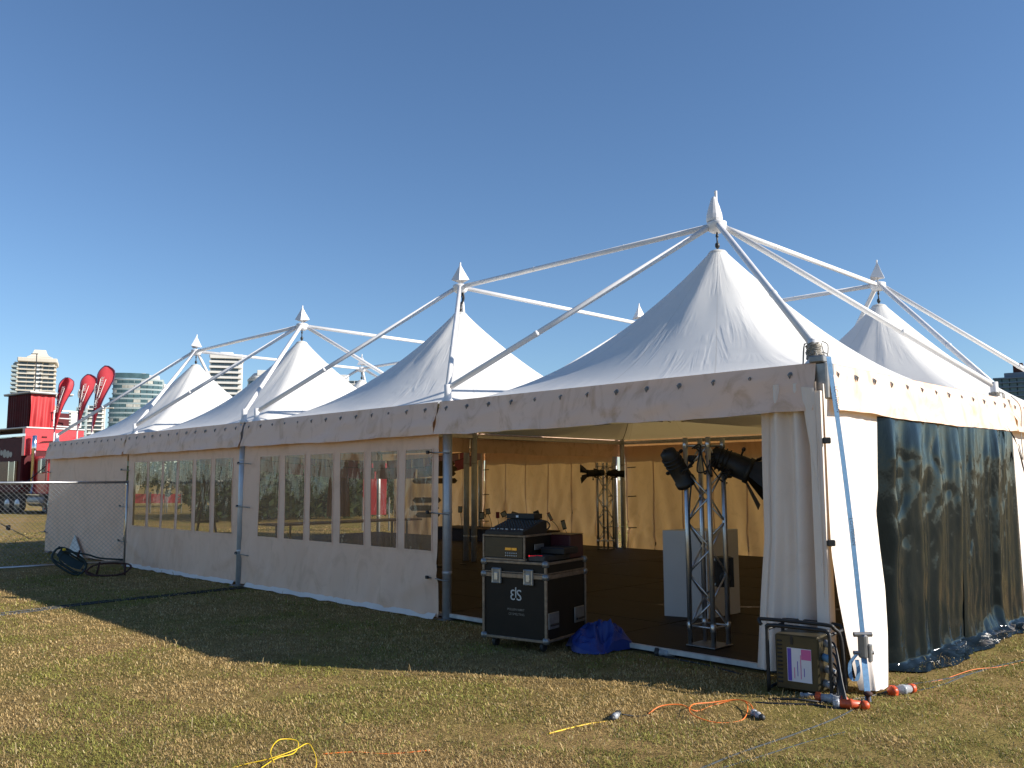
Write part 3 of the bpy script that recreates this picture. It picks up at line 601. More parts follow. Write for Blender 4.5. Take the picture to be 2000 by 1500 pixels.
rb = MB(); rb.bbox(rat - V((.035, .03, .09)), rat + V((.035, .03, .09)), .012); rb.tube([rat + V((-.05, -.05, .09)), rat + V((.05, .05, .09))], .02, 8); rb.tube([rat + V((-.055, -.055, -.05)), rat + V((.055, .055, -.05))], .016, 8); rb.bbox(rat + V((.03, .0, -.12)), rat + V((.055, .05, .02)), .008); rb.build('ratchet', M['steel'], RS)
tl = rat + V((-.03, -.06, -.06)); ribbon([tl, tl + V((-.04, -.03, -.07)), tl + V((-.04, -.03, -.17)), tl + V((-.01, -.01, -.20)), tl + V((.005, .01, -.13)), tl + V((-.0, .0, -.04))], .03, RT, 'strap_tail', M['strap'], RS)
for k, zz in ((.12, 0), (.60, 0)):
    pp = top2.lerp(rat, k) + V((.03, -.035, 0)) + V((.5, -.6, 0)).normalized() * .035; put_text('LC/1700daN', .042, M['dark'], RS, pp, (rat - top2), RT * 1)
st = MB(); st.tube([anc + V((0, 0, .06)), anc + V((.03, -.03, -.2))], .015, 8); st.lathe([(.03, 0), (.035, .02), (.02, .03)], anc + V((0, 0, .05)), n=10); st.build('ground_stake', M['rust'], RS, True)

# ================================================================== truss towers
def truss(name, label, c, hgt, side=.265, rz=0., n=7, group='truss towers inside the marquee'):
    t = thing(name, label, 'truss', c, rz, group, local=True); h = side / 2; zb = .012
    bp = MB(); bp.bbox((-.165, -.165, 0), (.165, .165, .012), .003); bp.build('base_plate', M['steel'], t)
    cs = [(-h, -h), (h, -h), (h, h), (-h, h)]
    for (x, y) in cs:
        m = MB(); m.lathe([(.025, 0), (.025, hgt)], (x, y, zb), n=14); m.lathe([(.0255, 0), (.029, .004), (.029, .07), (.0255, .074)], (x, y, zb + .14), n=14); m.lathe([(.0255, 0), (.028, .003), (.028, .05), (.0255, .054)], (x, y, hgt - .09), n=14); m.build('chord', M['alu'], t, True)
    for k in range(4):
        a = V((*cs[k], 0)); b = V((*cs[(k + 1) % 4], 0)); st_ = (hgt - .26) / n
        for i in range(n):
            z0 = zb + .18 + i * st_; p, q = (a, b) if (i + k) % 2 == 0 else (b, a)
            m = MB(); m.cyl(p + V((0, 0, z0)), q + V((0, 0, z0 + st_)), .0095, 8); m.build('brace', M['alu'], t, True)
        for z in (.19, hgt - .07): m = MB(); m.cyl(a + V((0, 0, z)), b + V((0, 0, z)), .0095, 8); m.build('brace', M['alu'], t, True)
    return t
T1c = at(1386, 1260, 2, FZ + .01); T2c = at(1184, 1072, 2, FZ + .01)
truss('truss_tower', 'near aluminium box truss tower standing at the front of the open bay', T1c, 2.03)
truss('truss_tower', 'distant aluminium box truss tower standing by the slit in the yellow back wall', T2c, 2.02, rz=.15)
def spot(label, c, axis, ln, r, hooks, barn=False, yoke_to=None, group='black stage lamps on the truss towers'):
    t = thing('stage_lamp', label, 'stage lamp', c, 0, group); ax = V(axis).normalized(); c = V(c)
    u = ax.orthogonal().normalized(); q = ax.cross(u)
    b = MB(); b.lathe([(r * .45, -ln * .52), (r * .8, -ln * .47), (r * .86, -ln * .3), (r * .9, -ln * .05), (r * .95, 0), (r * .95, ln * .38), (r * 1.06, ln * .385), (r * 1.06, ln * .5), (r * .9, ln * .5), (r * .82, ln * .42)], c, ax, 22)
    for k in range(3): b.lathe([(r * .9, 0), (r * 1.0, .004), (r * 1.0, .014), (r * .9, .018)], c + ax * (-ln * (.12 + .1 * k)), ax, 22)
    b.build('lamp_body', M['black'], t, True)
    sd = V(hooks); yk = MB(); a = c + ax * (ln * .05)
    yv = (sd - a); s_ = ax.cross(yv).normalized()
    yk.tube([a + s_ * r * 1.0, a + s_ * r * 1.15 + yv * .3, a + s_ * r * .9 + yv * .78, a - s_ * r * .9 + yv * .78, a - s_ * r * 1.15 + yv * .3, a - s_ * r * 1.0], .013, 6); yk.tube([a + yv * .76, sd], .018, 8)
    for sg in (-1, 1): yk.tube([a + s_ * sg * r * .9, a + s_ * sg * (r * 1.3)], .02, 8)
    yk.build('yoke', M['black'], t); cl = MB(); cl.bbox(sd - V((.04, .04, .03)), sd + V((.04, .04, .03)), .01); cl.build('clamp', M['dark'], t)
    tail = c - ax * ln * .5; cb_ = MB(); cb_.tube(smooth_path([tail, tail - ax * .06 + V((0, 0, -.05)), tail.lerp(sd, .5) + V((0, 0, -.14)), sd + V((0, 0, -.08))], 6), .008, 5); cb_.build('lamp_cable', M['blackcable'], t, True)
    for (hh, an) in ((.15, 1.0), (-.2, 2.6)):
        kn = MB(); kp = c + ax * ln * hh; dd = u * math.cos(an) + q * math.sin(an); kn.tube([kp + dd * r * .9, kp + dd * (r + .06)], .01, 6); kn.lathe([(.018, 0), (.02, .02), (.012, .035)], kp + dd * (r + .045), dd, 8); kn.build('focus_knob', M['black'], t)
    if barn:
        f0 = c + ax * ln * .5
        for k in range(4):
            an = k * math.pi / 2 + barn; dd = u * math.cos(an) + q * math.sin(an); ww = ax.cross(dd); o = dd * r * 1.0
            op = (ax * .75 + dd * .66).normalized() * r * 2.1
            m = MB(); w0 = r * .62; w1 = r * 1.35; nn = ww; th = op.cross(ww).normalized() * .003
            p = [f0 + o - nn * w0, f0 + o + nn * w0, f0 + o + op + nn * w1, f0 + o + op - nn * w1]; m.add([x + th for x in p] + [x - th for x in p], [(0, 1, 2, 3), (7, 6, 5, 4), (0, 4, 5, 1), (1, 5, 6, 2), (2, 6, 7, 3), (3, 7, 4, 0)]); m.build('barn_door', M['black'], t)
    return t
def near_pt(px, py, off=0.):          # point on the vertical plane through the near tower facing the camera
    n_ = FH; d = ray(px, py); return CAM + d * (((T1c - CAM).dot(n_) + off) / d.dot(n_))
c1 = near_pt(1322, 913, -.02); e1 = near_pt(1304, 888) - near_pt(1340, 940)
spot('tilted black stage lamp clamped to the left side of the near truss tower', c1, -e1 + FH * .12, .42, .10, near_pt(1352, 895))
c2 = near_pt(1428, 905, -.1); e2 = near_pt(1478, 925) - near_pt(1400, 890)
spot('large black stage lamp with open barn doors on the right of the near truss tower', c2, e2 - FH * .12, .42, .125, near_pt(1420, 928, .0), barn=.5)
def far_pt(px, py, off=0.): d = ray(px, py); return CAM + d * (((T2c - CAM).dot(FH) + off) / d.dot(FH))
spot('black stage lamp with barn doors pointing left on the distant truss tower', far_pt(1163, 924, -.25), far_pt(1140, 925) - far_pt(1180, 923), .42, .085, far_pt(1172, 925, -.1), barn=.3)
spot('black stage lamp pointing right on the distant truss tower', far_pt(1203, 925, -.25), far_pt(1222, 926) - far_pt(1190, 924), .40, .08, far_pt(1190, 925, -.1))
lc = MB()
for k in range(3): lc.tube(smooth_path([near_pt(1352 + 4 * k, 876, -.05), near_pt(1368, 870 + 8 * k, -.2), near_pt(1362 + 14 * k, 920 + 6 * k, -.22), near_pt(1386, 915 - 10 * k, -.2), near_pt(1405, 884 + 4 * k, -.1)], 6), .008, 5)
lc.tube(smooth_path([near_pt(1350, 945, -.06), near_pt(1346, 1010, -.03), near_pt(1350, 1100, -.03), near_pt(1347, 1180, -.03), near_pt(1352, 1255, -.06)], 6), .009, 5)
single('power_cable', lc, M['blackcable'], 'black lamp cables looped between the lamps and down the near truss tower', 'cable', T1c, smooth=True)
# black loudspeaker strapped to the tower, in front of the plinth
sp = thing('loudspeaker', 'small black loudspeaker fixed low on the right side of the near truss tower', 'loudspeaker', at(1412, 1145, 0, T1c.x + .1)); spc = near_pt(1412, 1116, .12)
b = MB(); ex = RH * .085; ez = V((0, 0, .145)); ey_ = FH * .1
b.add([spc + a_ * ex + b_ * ey_ + c_ * ez for a_ in (-1, 1) for b_ in (-1, 1) for c_ in (-1, 1)], [(0, 1, 3, 2), (4, 6, 7, 5), (0, 4, 5, 1), (2, 3, 7, 6), (0, 2, 6, 4), (1, 5, 7, 3)]); b.build('cabinet', M['black'], sp)
for zz, rr in ((-.05, .06), (.08, .03)): m = MB(); m.lathe([(rr, 0), (rr * 1.05, .008), (rr * .8, .004), (rr * .3, .010)], spc - ey_ * 1.02 + V((0, 0, zz)), -FH, 18); m.build('driver', M['dark'], sp, True)

# ================================================================== white plinth
p0 = at(1298, 1203, 2, FZ); p1 = at(1384, 1209, 2, FZ); p2 = at(1446, 1197, 2, FZ); p3 = p0 + p2 - p1; hp = V((0, 0, 1.02))
pl = MB(); pl.add([p0, p1, p2, p3, p0 + hp, p1 + hp, p2 + hp, p3 + hp], [(3, 2, 1, 0), (4, 5, 6, 7), (0, 1, 5, 4), (1, 2, 6, 5), (2, 3, 7, 6), (3, 0, 4, 7)])
single('plinth', pl, M['white'], 'plain white display plinth standing behind the near truss tower', 'plinth', (p0 + p2) / 2)

# ================================================================== flight case and sound gear
ZB = .10
k0 = at(943, 1240, 2, ZB); k1 = at(1068, 1258, 2, ZB); k2 = at(1146, 1222, 2, ZB)
def pxx(p): d = p - CAM; return 1000 + FOC * d.dot(RT) / d.dot(FW)
rzc = math.radians(11.); exv = V((math.cos(rzc), math.sin(rzc), 0)); eyv = V((-exv.y, exv.x, 0)); wid = dpt = .3
while pxx(k1 - exv * wid) > 943: wid += .004
while pxx(k1 + eyv * dpt) < 1146: dpt += .004
k0 = k1 - exv * wid
FC = thing('flight_case', 'tall black flight case with aluminium edges on castors in front of the open bay', 'flight case', (k0.x, k0.y, 0), rzc, local=True); cz = .785; cw_ = wid; cd_ = dpt
MB().box((.012, .012, ZB + .012), (cw_ - .012, cd_ - .012, ZB + cz - .13)).build('body', M['caseblk'], FC)
MB().box((.012, .012, ZB + cz - .118), (cw_ - .012, cd_ - .012, ZB + cz - .012)).build('lid', M['caseblk'], FC)
al = lambda a, b, nm='edge_trim': MB().bbox(a, b, .004).build(nm, M['worn_bounce'], FC)
e = .028
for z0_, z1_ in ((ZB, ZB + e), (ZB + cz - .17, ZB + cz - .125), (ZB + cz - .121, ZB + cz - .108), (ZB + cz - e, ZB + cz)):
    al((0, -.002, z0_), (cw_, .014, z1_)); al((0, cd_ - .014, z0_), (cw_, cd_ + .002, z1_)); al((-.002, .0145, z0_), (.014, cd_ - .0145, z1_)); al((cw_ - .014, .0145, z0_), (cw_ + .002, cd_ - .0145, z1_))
for x in (0, 1):
    for y in (0, 1):
        xa = -.003 if x == 0 else cw_ - e + .003; ya = -.003 if y == 0 else cd_ - e + .003
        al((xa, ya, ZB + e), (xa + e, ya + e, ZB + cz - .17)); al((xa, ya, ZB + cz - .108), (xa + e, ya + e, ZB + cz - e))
        for z in (ZB + .02, ZB + cz - .145, ZB + cz - .02): MB().lathe([(.01, -.035), (.034, -.025), (.04, 0), (.034, .025), (.01, .035)], (.016 if x == 0 else cw_ - .016, .016 if y == 0 else cd_ - .016, z), n=10).build('corner_ball', M['steel'], FC, True)
        cs_ = MB(); cx_ = .1 if x == 0 else cw_ - .1; cy_ = .1 if y == 0 else cd_ - .1; cs_.lathe([(.045, -.018), (.05, -.01), (.05, .01), (.045, .018)], (cx_, cy_, .05), (1, 0, 0), 14); cs_.bbox((cx_ - .03, cy_ - .03, .07), (cx_ + .03, cy_ + .03, ZB), .004); cs_.build('castor', M['dark'], FC)
for xl in (.16, .66):
    la = MB(); x_ = xl * cw_; la.bbox((x_, -.012, ZB + cz - .235), (x_ + .115, .004, ZB + cz - .075), .006); l_ = la.build('latch', M['steel'], FC)
    la = MB(); zc = ZB + cz; la.tube([(x_ + .01, -.014, zc - .225), (x_ + .105, -.014, zc - .225), (x_ + .105, -.014, zc - .085), (x_ + .01, -.014, zc - .085)], .008, 6, closed=True); la.bbox((x_ + .035, -.026, zc - .2), (x_ + .08, -.012, zc - .12), .006); la.build('latch_frame', M['alu'], l_)
for yl in (.04, .68):
    y_ = yl * cd_; h_ = MB(); h_.bbox((cw_ - .006, y_, ZB + .13), (cw_ + .007, y_ + .2, ZB + .29), .005); h2 = h_.build('recessed_handle', M['steel'], FC); MB().tube([(cw_ + .014, y_ + .03, ZB + .17), (cw_ + .014, y_ + .17, ZB + .17)], .011, 8).build('grip', M['rubber'], h2)
put_text('3', .15, M['print'], FC, (cw_ * .475, .009, ZB + .44), (1, 0, 0), (0, 0, 1), 'logo', True)
put_text('l', .15, M['print'], FC, (cw_ * .525, .009, ZB + .465), (1, 0, 0), (0, 0, 1), 'logo')
put_text('S', .155, M['print'], FC, (cw_ * .575, .009, ZB + .44), (1, 0, 0), (0, 0, 1), 'logo')
put_text('POLLEN HART', .032, M['steel'], FC, (cw_ * .525, .009, ZB + .30), (1, 0, 0), (0, 0, 1)); put_text('CE SMELTING', .032, M['steel'], FC, (cw_ * .535, .009, ZB + .255), (1, 0, 0), (0, 0, 1))
Rz = Matrix.Rotation(rzc, 4, 'Z'); CW = lambda x, y, z: V((k0.x, k0.y, 0)) + Rz @ V((x, y, z))
TZ = ZB + cz + .002
rk = thing('rack_case', 'small rack case with a brown front and amber display on top of the flight case', 'rack case', CW(0, 0, TZ), rzc, local=True); rw, rd_, rh = .53, .52, .26
MB().box((.01, .012, .006), (rw - .01, rd_ - .01, rh - .008)).build('body', M['caseblk'], rk); MB().box((.03, .004, .03), (rw - .03, .011, rh - .03)).build('front_panel', M['brown'], rk)
for a, b in (((0, 0, 0), (rw, .02, .022)), ((0, 0, rh - .022), (rw, .02, rh)), ((0, 0, .0225), (.022, .02, rh - .0225)), ((rw - .022, 0, .0225), (rw, .02, rh - .0225)), ((rw - .016, .0205, 0), (rw + .002, rd_, .022)), ((rw - .016, .0205, rh - .022), (rw + .002, rd_, rh))): MB().bbox(a, b, .004).build('edge_trim', M['worn_bounce'], rk)
MB().box((.29, -.004, .105), (.36, .003, .13)).build('display', M['amber'], rk); MB().box((.37, -.004, .105), (.43, .003, .13)).build('display', M['amber'], rk)
bt = MB().bbox((-.006, -.005, -.006), (.006, .003, .006), .002); btm = mesh_of(bt, 'button', M['print'])
for i in range(6):
    for j in range(2): inst('button', btm, rk, (.295 + i * .026, .002, .05 + j * .026))
MB().bbox((rw + .002, .17, .10), (rw + .012, .35, .16), .004).build('side_handle', M['steel'], rk)
mx_ = thing('mixing_console', 'black sloping mixing console with rows of knobs on the small rack case', 'mixing console', CW(.05, -.02, TZ + rh + .002), rzc, local=True)
mm = MB(); mw, md = .47, .46; prof = [(0, 0), (md, 0), (md, .125), (md - .05, .13), (0, .03)]
mm.add([(0, y, z) for y, z in prof] + [(mw, y, z) for y, z in prof], [(4, 3, 2, 1, 0), (5, 6, 7, 8, 9), (0, 1, 6, 5), (1, 2, 7, 6), (2, 3, 8, 7), (3, 4, 9, 8), (4, 0, 5, 9)]); mm.build('body', M['black'], mx_)
kb = MB().lathe([(.007, 0), (.006, .014), (.004, .016)], n=8); kbm = mesh_of(kb, 'knob', M['greycable']); kwm = mesh_of(MB().bbox((-.005, -.01, 0), (.005, .01, .012), .002), 'fader', M['print'])
for i in range(12):
    for j in range(6):
        y = .14 + j * .044; inst('knob', kbm, mx_, (.035 + i * .036, y, .03 + .10 * y / .41))
    inst('fader', kwm, mx_, (.035 + i * .036, .04 + random.uniform(0, .05), .046))
rc = thing('radio_receiver', 'two stacked black wireless receivers with white labels behind the mixing console', 'receiver', CW(-.02, .30, TZ + rh + .002), rzc, local=True)
for k in (0, 1): MB().bbox((0, .17, .0 + k * .058 + .08), (.36, .34, .054 + k * .058 + .08), .005).build('unit', M['black'], rc); MB().box((.13, .165, .095 + k * .058), (.16, .171, .118 + k * .058)).build('label_sticker', M['wtext'], rc)
MB().bbox((.0, .19, .0), (.36, .33, .078), .005).build('stand', M['dark'], rc)
lt = thing('control_box', 'flat black control unit with a red light strip on the right of the flight case', 'control box', CW(rw + .02, .03, TZ), rzc, local=True)
MB().bbox((0, 0, 0), (cw_ - rw - .06, .8 * cd_, .06), .006).build('body', M['dark'], lt); MB().tube([(.02, -.002, .056), (.16, .015, .062)], .002, 6).build('light_strip', M['redled'], lt); MB().lathe([(.009, 0), (.006, .008)], (.015, .0, .055), (0, -1, 0), 8).build('indicator_lamp', M['redled'], lt)
MB().bbox((.02, .2, .062), (.30, .5, .13), .01).build('upper_unit', M['black'], lt)
mbx = thing('equipment_box', 'dark maroon box standing at the rear of the flight case top', 'box', CW(rw - .12, cd_ * .66, TZ), rzc, local=True)
MB().bbox((0, 0, 0), (.34, .28, .24), .008).build('body', M['maroon'], mbx); MB().bbox((-.002, -.002, .2405), (.342, .282, .247), .002).build('top_edge', M['wood'], mbx)
hp_ = MB(); hc = CW(cw_ * .60, cd_ * .5, TZ + .34); hp_.tube([hc + RH * .08 * math.cos(a) * 1.2 + V((0, 0, .055 * math.sin(a))) for a in [i * 2 * math.pi / 24 for i in range(24)]], .007, 6, closed=True); hp_.tube(smooth_path([hc - RH * .096, hc - RH * .13 + V((0, 0, -.02)), hc - RH * .135 + V((0, 0, -.13)), hc - RH * .12 + V((0, 0, -.22))], 5), .012, 6)
single('headphones', hp_, M['black'], 'black ring shaped headband hooked beside the mixing console', 'headphones', hc, smooth=True)

# ================================================================== blue tarpaulin heap
tc0 = at(1165, 1268, 2, 0); tm = MB()
def tarp(u, v):
    a = 2 * math.pi * u; r = v; ca, sa = math.cos(a), math.sin(a)
    R = (.32 + .05 * math.sin(3 * a + 1) + .05 * nz(ca * 1.6, sa * 1.6, 5.)) * r; x = ca * R; y = sa * R
    rid = lambda f, k: 1 - 2.2 * abs(nz(x * f + k, y * f * .8 - k, k))
    h = max(.27 - .75 * math.hypot(x - .07, y), .21 - .62 * math.hypot(x + .10, y + .05), .17 - .6 * math.hypot(x - .18, y + .1), 0) * (1 if r < .97 else .2) + .03 * (1 - r) + min(1, 2.5 * r + .2) * (.15 * (rid(5.5, 3.3) - .5) + .10 * (rid(11., 1.7) - .5)) * (1.1 - r)
    return tc0 + RH * (x * 1.05 + .05 * (1 - r)) + FH * (y * .9) + V((0, 0, max(.012 + .012 * (1 - r), h)))
tm.grid(72, 30, tarp); single('tarpaulin', tm, M['tarp'], 'crumpled blue tarpaulin heaped on the grass beside the flight case', 'tarpaulin', tc0)

# ================================================================== power distribution box
g0 = at(1514, 1352, 2, 0); g1 = at(1600, 1365, 2, 0); gx = (g1 - g0); gw = gx.length; gx.normalize(); gy = V((-gx.y, gx.x, 0)); rzg = math.atan2(gx.y, gx.x)
PB = thing('power_box', 'olive steel power distribution box in a black tube frame at the near tent corner', 'power box', (g0.x, g0.y, 0), rzg, local=True); gd = .34; gh = .52
MB().bbox((.0, .03, .03), (gw, gd - .03, gh - .06), .012).build('cabinet', M['olive'], PB)
for k in range(11): MB().bbox((.018, .022, .08 + k * .032), (.06, .032, .092 + k * .032), .003).build('vent_slot', M['black'], PB)
pp = MB(); pp.box((.10, .024, .10), (.295, .0275, .36)); pa = pp.build('notice', M['paper'], PB); MB().box((.104, .022, .105), (.135, .0236, .355)).build('purple_band', M['purple'], pa); MB().box((.215, .022, .275), (.293, .0236, .355)).build('pink_block', M['pink'], pa)
for k in range(4): MB().box((.155 + k * .026, .022, .125 + .02 * (k % 2)), (.160 + k * .026, .0238, .21 + .05 * ((k * 7) % 3))).build('ink_line', M['purple'] if k % 2 else M['pink'], pa)
MB().box((.13, .024, .385), (.15, .0275, .455)).build('black_mark', M['black'], PB)
def frame_loop(y):
    m = MB(); r = .016; pts = [(-.05, y, .0), (-.05, y, gh - .06), (-.045, y, gh - .015), (-.01, y, gh + .005), (gw + .04, y, gh + .005), (gw + .085, y, gh - .015), (gw + .10, y, gh - .07), (gw + .10, y, .0)]; m.tube(smooth_path(pts, 4), r, 8); m.build('frame_tube', M['black'], PB, True)
frame_loop(.0); frame_loop(gd)
for z in (.03, gh - .03): [MB().tube([(xx, 0, z), (xx, gd, z)], .013, 8).build('frame_tube', M['black'], PB, True) for xx in (-.05, gw + .10)]
m = MB(); m.tube(smooth_path([(-.10, .01, gh + .0), (-.12, .02, gh + .03), (-.08, .03, gh + .045), (gw + .05, .03, gh + .045), (gw + .12, .05, gh + .02), (gw + .15, .12, gh - .08), (gw + .16, .14, .05)], 5), .015, 8); m.build('carry_rail', M['black'], PB, True)
for k in range(4): m = MB(); z = .10 + k * .10; m.lathe([(.03, 0), (.03, .05), (.024, .055), (.02, .08)], (gw, .12 + .05 * (k % 2), z), (1, 0, -.25), 12); m.build('socket', M['plugg'] if k != 2 else M['strap'], PB, True)
for k in range(5):
    m = MB(); z = .12 + k * .075; m.tube(smooth_path([(gw + .05, .13, z), (gw + .11, .10, z - .03), (gw + .13 + .015 * k, .05 - .02 * k, .16), (gw + .16 + .02 * k, -.02 - .02 * k, .03), (gw + .25, -.06 - .03 * k, .012)], 6), .009, 6); m.build('power_lead', M['blackcable'], PB, True)

# ================================================================== cables and plugs on the ground
def cable(name, pts, r, m, label, group=None, z=-.001):
    p = smooth_path([(x, y, (zz if zz else z) + random.uniform(0, .006)) for x, y, zz in [(q[0], q[1], q[2] if len(q) > 2 else 0) for q in pts]], 7); mb = MB(); mb.tube(p, r, 6)
    c = p[len(p) // 2]; return single(name, mb, M[m], label, 'cable', (c.x, c.y, 0), group, True)
gp = lambda *l: [tuple(at(px, py, 2, 0))[:2] + ((z_[0],) if z_ else ()) for px, py, *z_ in l]
cable('yellow_cable', gp((430, 1510), (470, 1496), (530, 1491, .03), (575, 1482, .05), (600, 1472, .06), (612, 1480, .04), (618, 1495, .02), (615, 1505)), .0035, 'yellow', 'yellow cable in loose loops at the lower edge left of the middle')
cable('yellow_cable', gp((535, 1500, .03), (528, 1484, .05), (545, 1468, .07), (580, 1465, .05), (575, 1480, .03), (540, 1492, .03), (510, 1508, .02)), .0035, 'yellow', 'second loop of yellow cable at the lower edge, crossing the first')
cable('yellow_cable', gp((1072, 1434), (1110, 1424), (1150, 1415), (1192, 1408)), .005, 'yellow', 'short straight yellow cable ending at a round plug in the dry grass')
cable('orange_cable', gp((1265, 1396), (1290, 1388, .03), (1330, 1386, .03), (1360, 1390), (1395, 1377), (1440, 1375, .03), (1460, 1385, .03), (1450, 1406), (1400, 1412), (1352, 1405, .03), (1352, 1388, .04), (1390, 1380, .03), (1440, 1378, .04), (1465, 1386, .04), (1474, 1398)), .0045, 'orange', 'orange extension cord coiled on the grass before the open bay')
cable('orange_cable', gp((630, 1474), (690, 1470), (760, 1473), (840, 1466)), .004, 'orange', 'thin orange cord almost buried in grass near the lower edge')
cable('grey_cable', gp((1215, 1402, .02), (1250, 1399), (1268, 1397)), .005, 'blackcable', 'short black lead between the yellow and orange cables')
cable('grey_cable', gp((1350, 1510), (1450, 1470), (1550, 1436), (1640, 1400), (1685, 1374)), .0065, 'greycable', 'grey cable running from the tent corner to the lower edge')
cable('grey_cable', gp((1370, 1512), (1480, 1480), (1580, 1448), (1650, 1430)), .005, 'greycable', 'lower thin grey cable lying alongside the long grey one')
cable('grey_cable', gp((1738, 1340), (1800, 1334), (1880, 1320), (1940, 1304), (2020, 1284)), .008, 'greycable', 'upper grey cable of the bundle running off right under the black sheets')
cable('grey_cable', gp((1790, 1350), (1840, 1338), (1880, 1322), (1950, 1300), (2030, 1285)), .007, 'greycable', 'lower grey cable of the bundle running off right under the black sheets')
cable('orange_cable', gp((1760, 1338), (1830, 1330), (1900, 1313, .02), (1950, 1303), (2020, 1290)), .003, 'orange', 'thin orange wire twisted among the grey cables at the right')
cable('black_cable', gp((1470, 1372), (1530, 1376), (1590, 1378), (1640, 1384), (1690, 1366)), .010, 'blackcable', 'thick black cable lying in the shade below the power box')
cable('black_cable', gp((1500, 1366), (1560, 1374, .03), (1620, 1372), (1690, 1362), (1740, 1350)), .009, 'blackcable', 'second black cable curving past the foot of the corner flap')
cable('black_cable', gp((1217, 1268), (1262, 1272), (1300, 1284), (1380, 1300), (1450, 1318)), .012, 'blackcable', 'black cable along the edge of the floor in the open bay')
for k, (o_, lb) in enumerate(((0, 'left of three dark cables crossing the grass to the marquee joint'), (.11, 'middle of three dark cables crossing the grass to the marquee joint'), (.2, 'right of three dark cables crossing the grass to the marquee joint'))):
    cable('ground_cable', [(-9.95 + o_, -.1), (-9.9 + o_ * 1.1, -1.2), (-9.84 + o_ * .8, -2.3), (-9.6 + o_, -3.6), (-9.3 + o_, -5.2)], .009, 'greycable' if k % 2 else 'blackcable', lb, z=.004)
def plug(label, c, d, s=1., cols=('plugo', 'plugg', 'plugo')):
    t = thing('power_plug', label, 'plug', c); d = V(d).normalized(); c = V(c) + V((0, 0, .04 * s))
    m = MB(); m.lathe([(.02 * s, 0), (.045 * s, .01 * s), (.05 * s, .05 * s), (.04 * s, .06 * s)], c - d * .15 * s, d, 14); m.build('collar', M[cols[0]], t, True)
    m = MB(); m.lathe([(.04 * s, 0), (.042 * s, .08 * s), (.05 * s, .085 * s), (.05 * s, .11 * s), (.04 * s, .12 * s), (.036 * s, .19 * s)], c - d * .088 * s, d, 14); m.build('body', M[cols[1]], t, True)
    m = MB(); m.lathe([(.036 * s, 0), (.045 * s, .01 * s), (.04 * s, .05 * s), (.015 * s, .07 * s)], c + d * .104 * s, d, 14); m.build('end_cap', M[cols[2]], t, True)
    m = MB()
    for k in range(10): a = k * math.pi / 5; u = d.orthogonal().normalized(); q = d.cross(u); pt = c - d * .12 * s + (u * math.cos(a) + q * math.sin(a)) * .049 * s; m.tube([pt - d * .02 * s, pt + d * .02 * s], .006 * s, 4)
    m.build('grip_rib', M[cols[0]], t)
    return t
plug('large orange and clear plug joined right of the corner flap', at(1762, 1356, 2, 0), RH * .95 + FH * .45, .85)
plug('orange plug with grey body lying under the power box frame', at(1622, 1372, 2, 0), RH - FH * .5, .75)
plug('bright orange plug at the foot of the corner flap, nearest the viewer', at(1660, 1384, 2, 0), RH - FH * .35, .8, ('plugg', 'plugo', 'plugo'))
plug('small round pale plug at the end of the orange cord', at(1480, 1402, 2, 0), FH * -1 + RH * .2, .5, ('plugg', 'plugg', 'dark'))
plug('small round grey plug joining the yellow and black leads', at(1202, 1404, 2, 0), FH * -1 - RH * .5, .5, ('dark', 'plugg', 'dark'))
plug('clear plug lying in shade in front of the floor edge', at(1302, 1282, 2, 0), RH - FH * .4, .8, ('dark', 'plugg', 'dark'))
plug('tiny pale plug on the grass left of the power box', at(1578, 1362, 2, 0), RH, .4, ('plugg', 'plugg', 'dark'))

# ================================================================== chain link fence
f0 = at(247, 1000, 1, -.28); f0.z = 0; f1 = V((f0.x - .5, -4.2, 0)); fd = (f1 - f0); fl_ = fd.length; fd.normalize(); fn_ = V((-fd.y, fd.x, 0))
FE = thing('fence_panel', 'galvanised chain link fence panel standing beside the far marquee', 'fence', f0); zt = 1.70; zb = .16
for z, r in ((zt, .024), (zb, .021)): m = MB(); m.cyl(f0 + V((0, 0, z)), f1 + V((0, 0, z)), r, 12); m.build('rail', M['alu'], FE, True)
for p in (f0, f1): m = MB(); m.cyl(p + V((0, 0, .02)), p + V((0, 0, zt + .03)), .021, 12); m.build('post', M['alu'], FE, True)
wm = MB(); hh = zt - zb; k = -hh
while k < fl_:
    for sg in (1, -1):
        xs_ = k; a0 = max(0, xs_); a1 = min(fl_, xs_ + hh)
        if a1 - a0 > .02:
            za = zb + (a0 - xs_); zb2 = zb + (a1 - xs_)
            if sg < 0: za = zt - (a0 - xs_); zb2 = zt - (a1 - xs_)
            wm.tube([f0 + fd * a0 + fn_ * .002 * sg + V((0, 0, za)), f0 + fd * a1 + fn_ * .002 * sg + V((0, 0, zb2))], .0022, 3, cap=False)
    k += .083
wo = wm.build('chain_link_mesh', M['steel'], FE); wo['kind'] = 'stuff'
tw = MB()
for i in range(22): q = f0 + fd * (i + .3) * fl_ / 22; tw.tube([q + V((0, 0, zt - .05)), q + V((0, 0, zt + .035)) + fn_ * .01], .004, 4)
tw.build('wire_tie', M['steel'], FE)
gy_ = MB(); a_ = at(66, 1010, 0, -18.); gy_.tube([V((-20.0, -.12, 2.1)), V((-20.6, -1.2, .9)), at(58, 1052, 2, 0.)], .012, 6); 
GR = thing('guy_line', 'dark guy rope with a tensioner staked to the grass left of the far marquee', 'rope', at(58, 1052, 2, 0)); gy_.build('rope', M['blackcable'], GR, True); q = V((-20.6, -1.2, .9)).lerp(at(58, 1052, 2, 0.), .45); MB().bbox(q - V((.05, .05, .07)), q + V((.05, .05, .07)), .02).build('tensioner', M['black'], GR)
